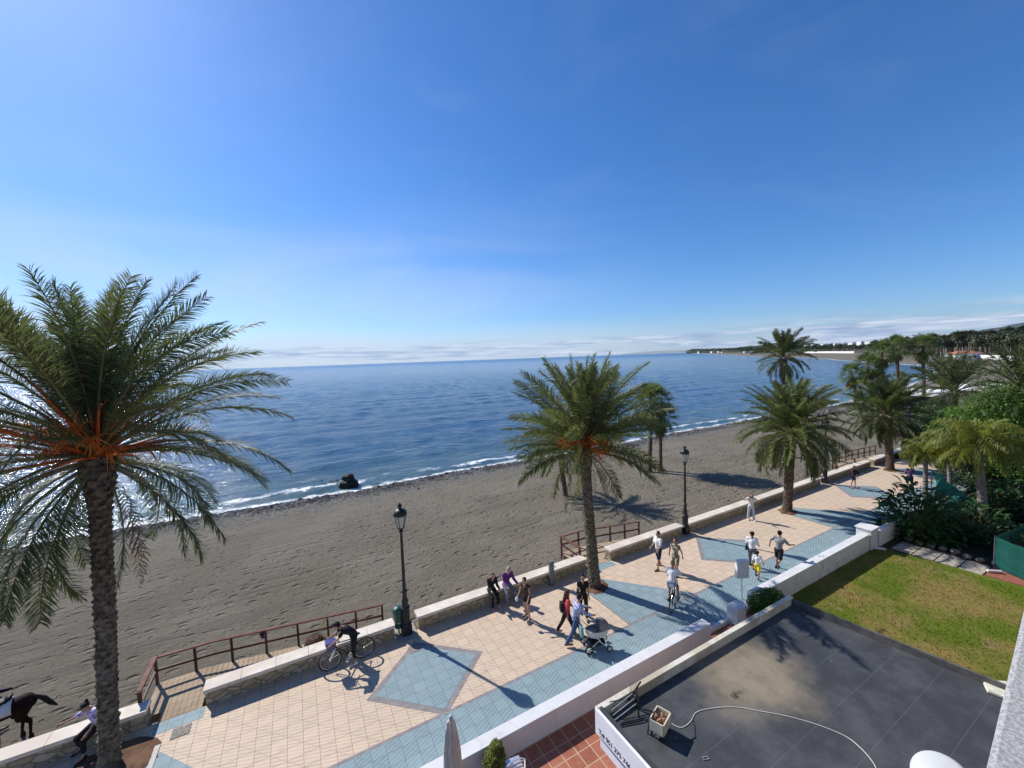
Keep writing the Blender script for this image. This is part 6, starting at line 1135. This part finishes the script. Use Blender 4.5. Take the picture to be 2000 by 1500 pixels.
# ---- horse and dark-clothed handler
hz0 = -.62; hp = G(60, 1424, hz0); hd_ = 220
o = thing('horse', 'dark brown horse with a white saddle cloth standing on the sand behind the wall', 'horse', (hp.x, hp.y, bz(hp)), R(hd_), scale=.93); ho = MAT('dark_bay_coat', (.022, .009, .007), .8, .35, 3, .3, 30, spec=.15); mane = MAT('black_mane', (.012, .010, .010), .6, .3, 20, .5, 40)
q = MB(); c = lambda a, b, ra, rb: q.cone(a, b, ra, rb, 14, 5)
c((.05, 0, 1.12), (.45, 0, 1.10), .26, .27); c((.45, 0, 1.10), (1.05, 0, 1.08), .27, .29); c((.05, 0, 1.16), (0, 0, 1.10), .24, .22); c((1.05, 0, 1.10), (1.30, 0, 1.18), .27, .20)
c((1.25, 0, 1.22), (1.72, 0, 1.62), .19, .11); c((1.72, 0, 1.64), (1.95, 0, 1.50), .11, .085); c((1.95, 0, 1.50), (2.16, 0, 1.32), .085, .055)
for s_ in (-1, 1):
    c((1.74, s_*.07, 1.74), (1.72, s_*.08, 1.84), .035, .012)
    c((1.12, s_*.13, 1.0), (1.16, s_*.14, .62), .12, .06); c((1.16, s_*.14, .62), (1.14, s_*.14, .50), .058, .05); c((1.14, s_*.14, .50), (1.12, s_*.14, .14), .045, .04)
    x0 = .0 if s_ > 0 else .30; c((.06, s_*.14, 1.05), (.14+x0*.5, s_*.15, .76), .21, .13); c((.14+x0*.5, s_*.15, .76), (-.05+x0*.7, s_*.14, .52), .11, .058); c((-.05+x0*.7, s_*.14, .52), (-.02+x0*.75, s_*.14, .14), .050, .040)
hb = q.build('body', ho, o, remesh=.028, sm=3); bake(hb)
for s_ in (-1, 1):
    x0 = .0 if s_ > 0 else .30
    for xx in (1.13, -.03+x0*.75): q = MB(); q.lathe([(.065, 0), (.05, .10), (.045, .14)], (xx, s_*.14, 0), 10); q.build('hoof', mane, o)
q = MB(); q.cone((-.16, 0, 1.22), (-.34, 0, 1.05), .05, .07); q.cone((-.34, 0, 1.05), (-.48, 0, .80), .075, .07); q.cone((-.48, 0, .80), (-.62, 0, .62), .07, .02); q.build('tail', mane, o, remesh=.02, sm=2)
q = MB(); 
for k in range(9): f = k/8; a_ = Vector((1.20+.52*f, 0, 1.40+.40*f)); q.cone(a_, a_+Vector((.02, .09, -.20)), .03, .02, 6, 2)
q.build('mane', mane, o)
def blanket(x0, x1, r_, a0, mat, nm, thick=.012):
    q = MB(); n = 16; V = []
    for rr in (r_, r_-thick):
        for x_ in (x0, x1):
            for i in range(n+1): a = -a0+2*a0*i/n; V.append((x_, rr*math.sin(a), 1.10+rr*math.cos(a)))
    m_ = n+1; F = []
    for i in range(n): F += [(i, m_+i, m_+i+1, i+1), (2*m_+i, 2*m_+i+1, 3*m_+i+1, 3*m_+i), (i, i+1, 2*m_+i+1, 2*m_+i), (m_+i, 3*m_+i, 3*m_+i+1, m_+i+1)]
    F += [(0, 2*m_, 3*m_, m_), (n, m_+n, 3*m_+n, 2*m_+n)]; q.add(V, F); return q.build(nm, mat, o, smooth=True)
blanket(.28, .98, .305, 1.75, WHT, 'saddle_cloth'); q = MB(); q.ell((.55, 0, 1.42), (.27, .19, .07), 14, 8); q.ell((.34, 0, 1.50), (.08, .16, .06), 10, 8); q.ell((.84, 0, 1.50), (.07, .08, .07), 10, 8); q.build('saddle', mane, o, remesh=.02, sm=2); blanket(.50, .72, .32, 1.5, mane, 'saddle_flap')
blanket(.99, 1.03, .31, 2.2, mane, 'girth')
for s_ in (-1, 1): q = MB(); q.tube([(.6, s_*.31, 1.1), (.6, s_*.36, .70)], .01, 4); q.tube([(.55, s_*.36, .62), (.65, s_*.36, .62), (.63, s_*.36, .72), (.57, s_*.36, .72)], .01, 5, closed=True); q.build('stirrup', chrome, o)
hd2 = G(28, 1440, bz(hp)); person('person in dark purple and black standing beside the horse at the left edge', 1.74, (hd2.x-.62, hd2.y-.02, bz(hp)), 60, lean=6, legs=((10, 6, 4), (-8, 6, 4)), arms=((40, 10, 30), (30, 10, 30)), skin=0, top=cloth('black_violet', (.03, .012, .045), .3), sleeve=1, toplen=.08, bottom=BLK, blen=.8, shoes=SHB, hair=HK, hstyle='short')
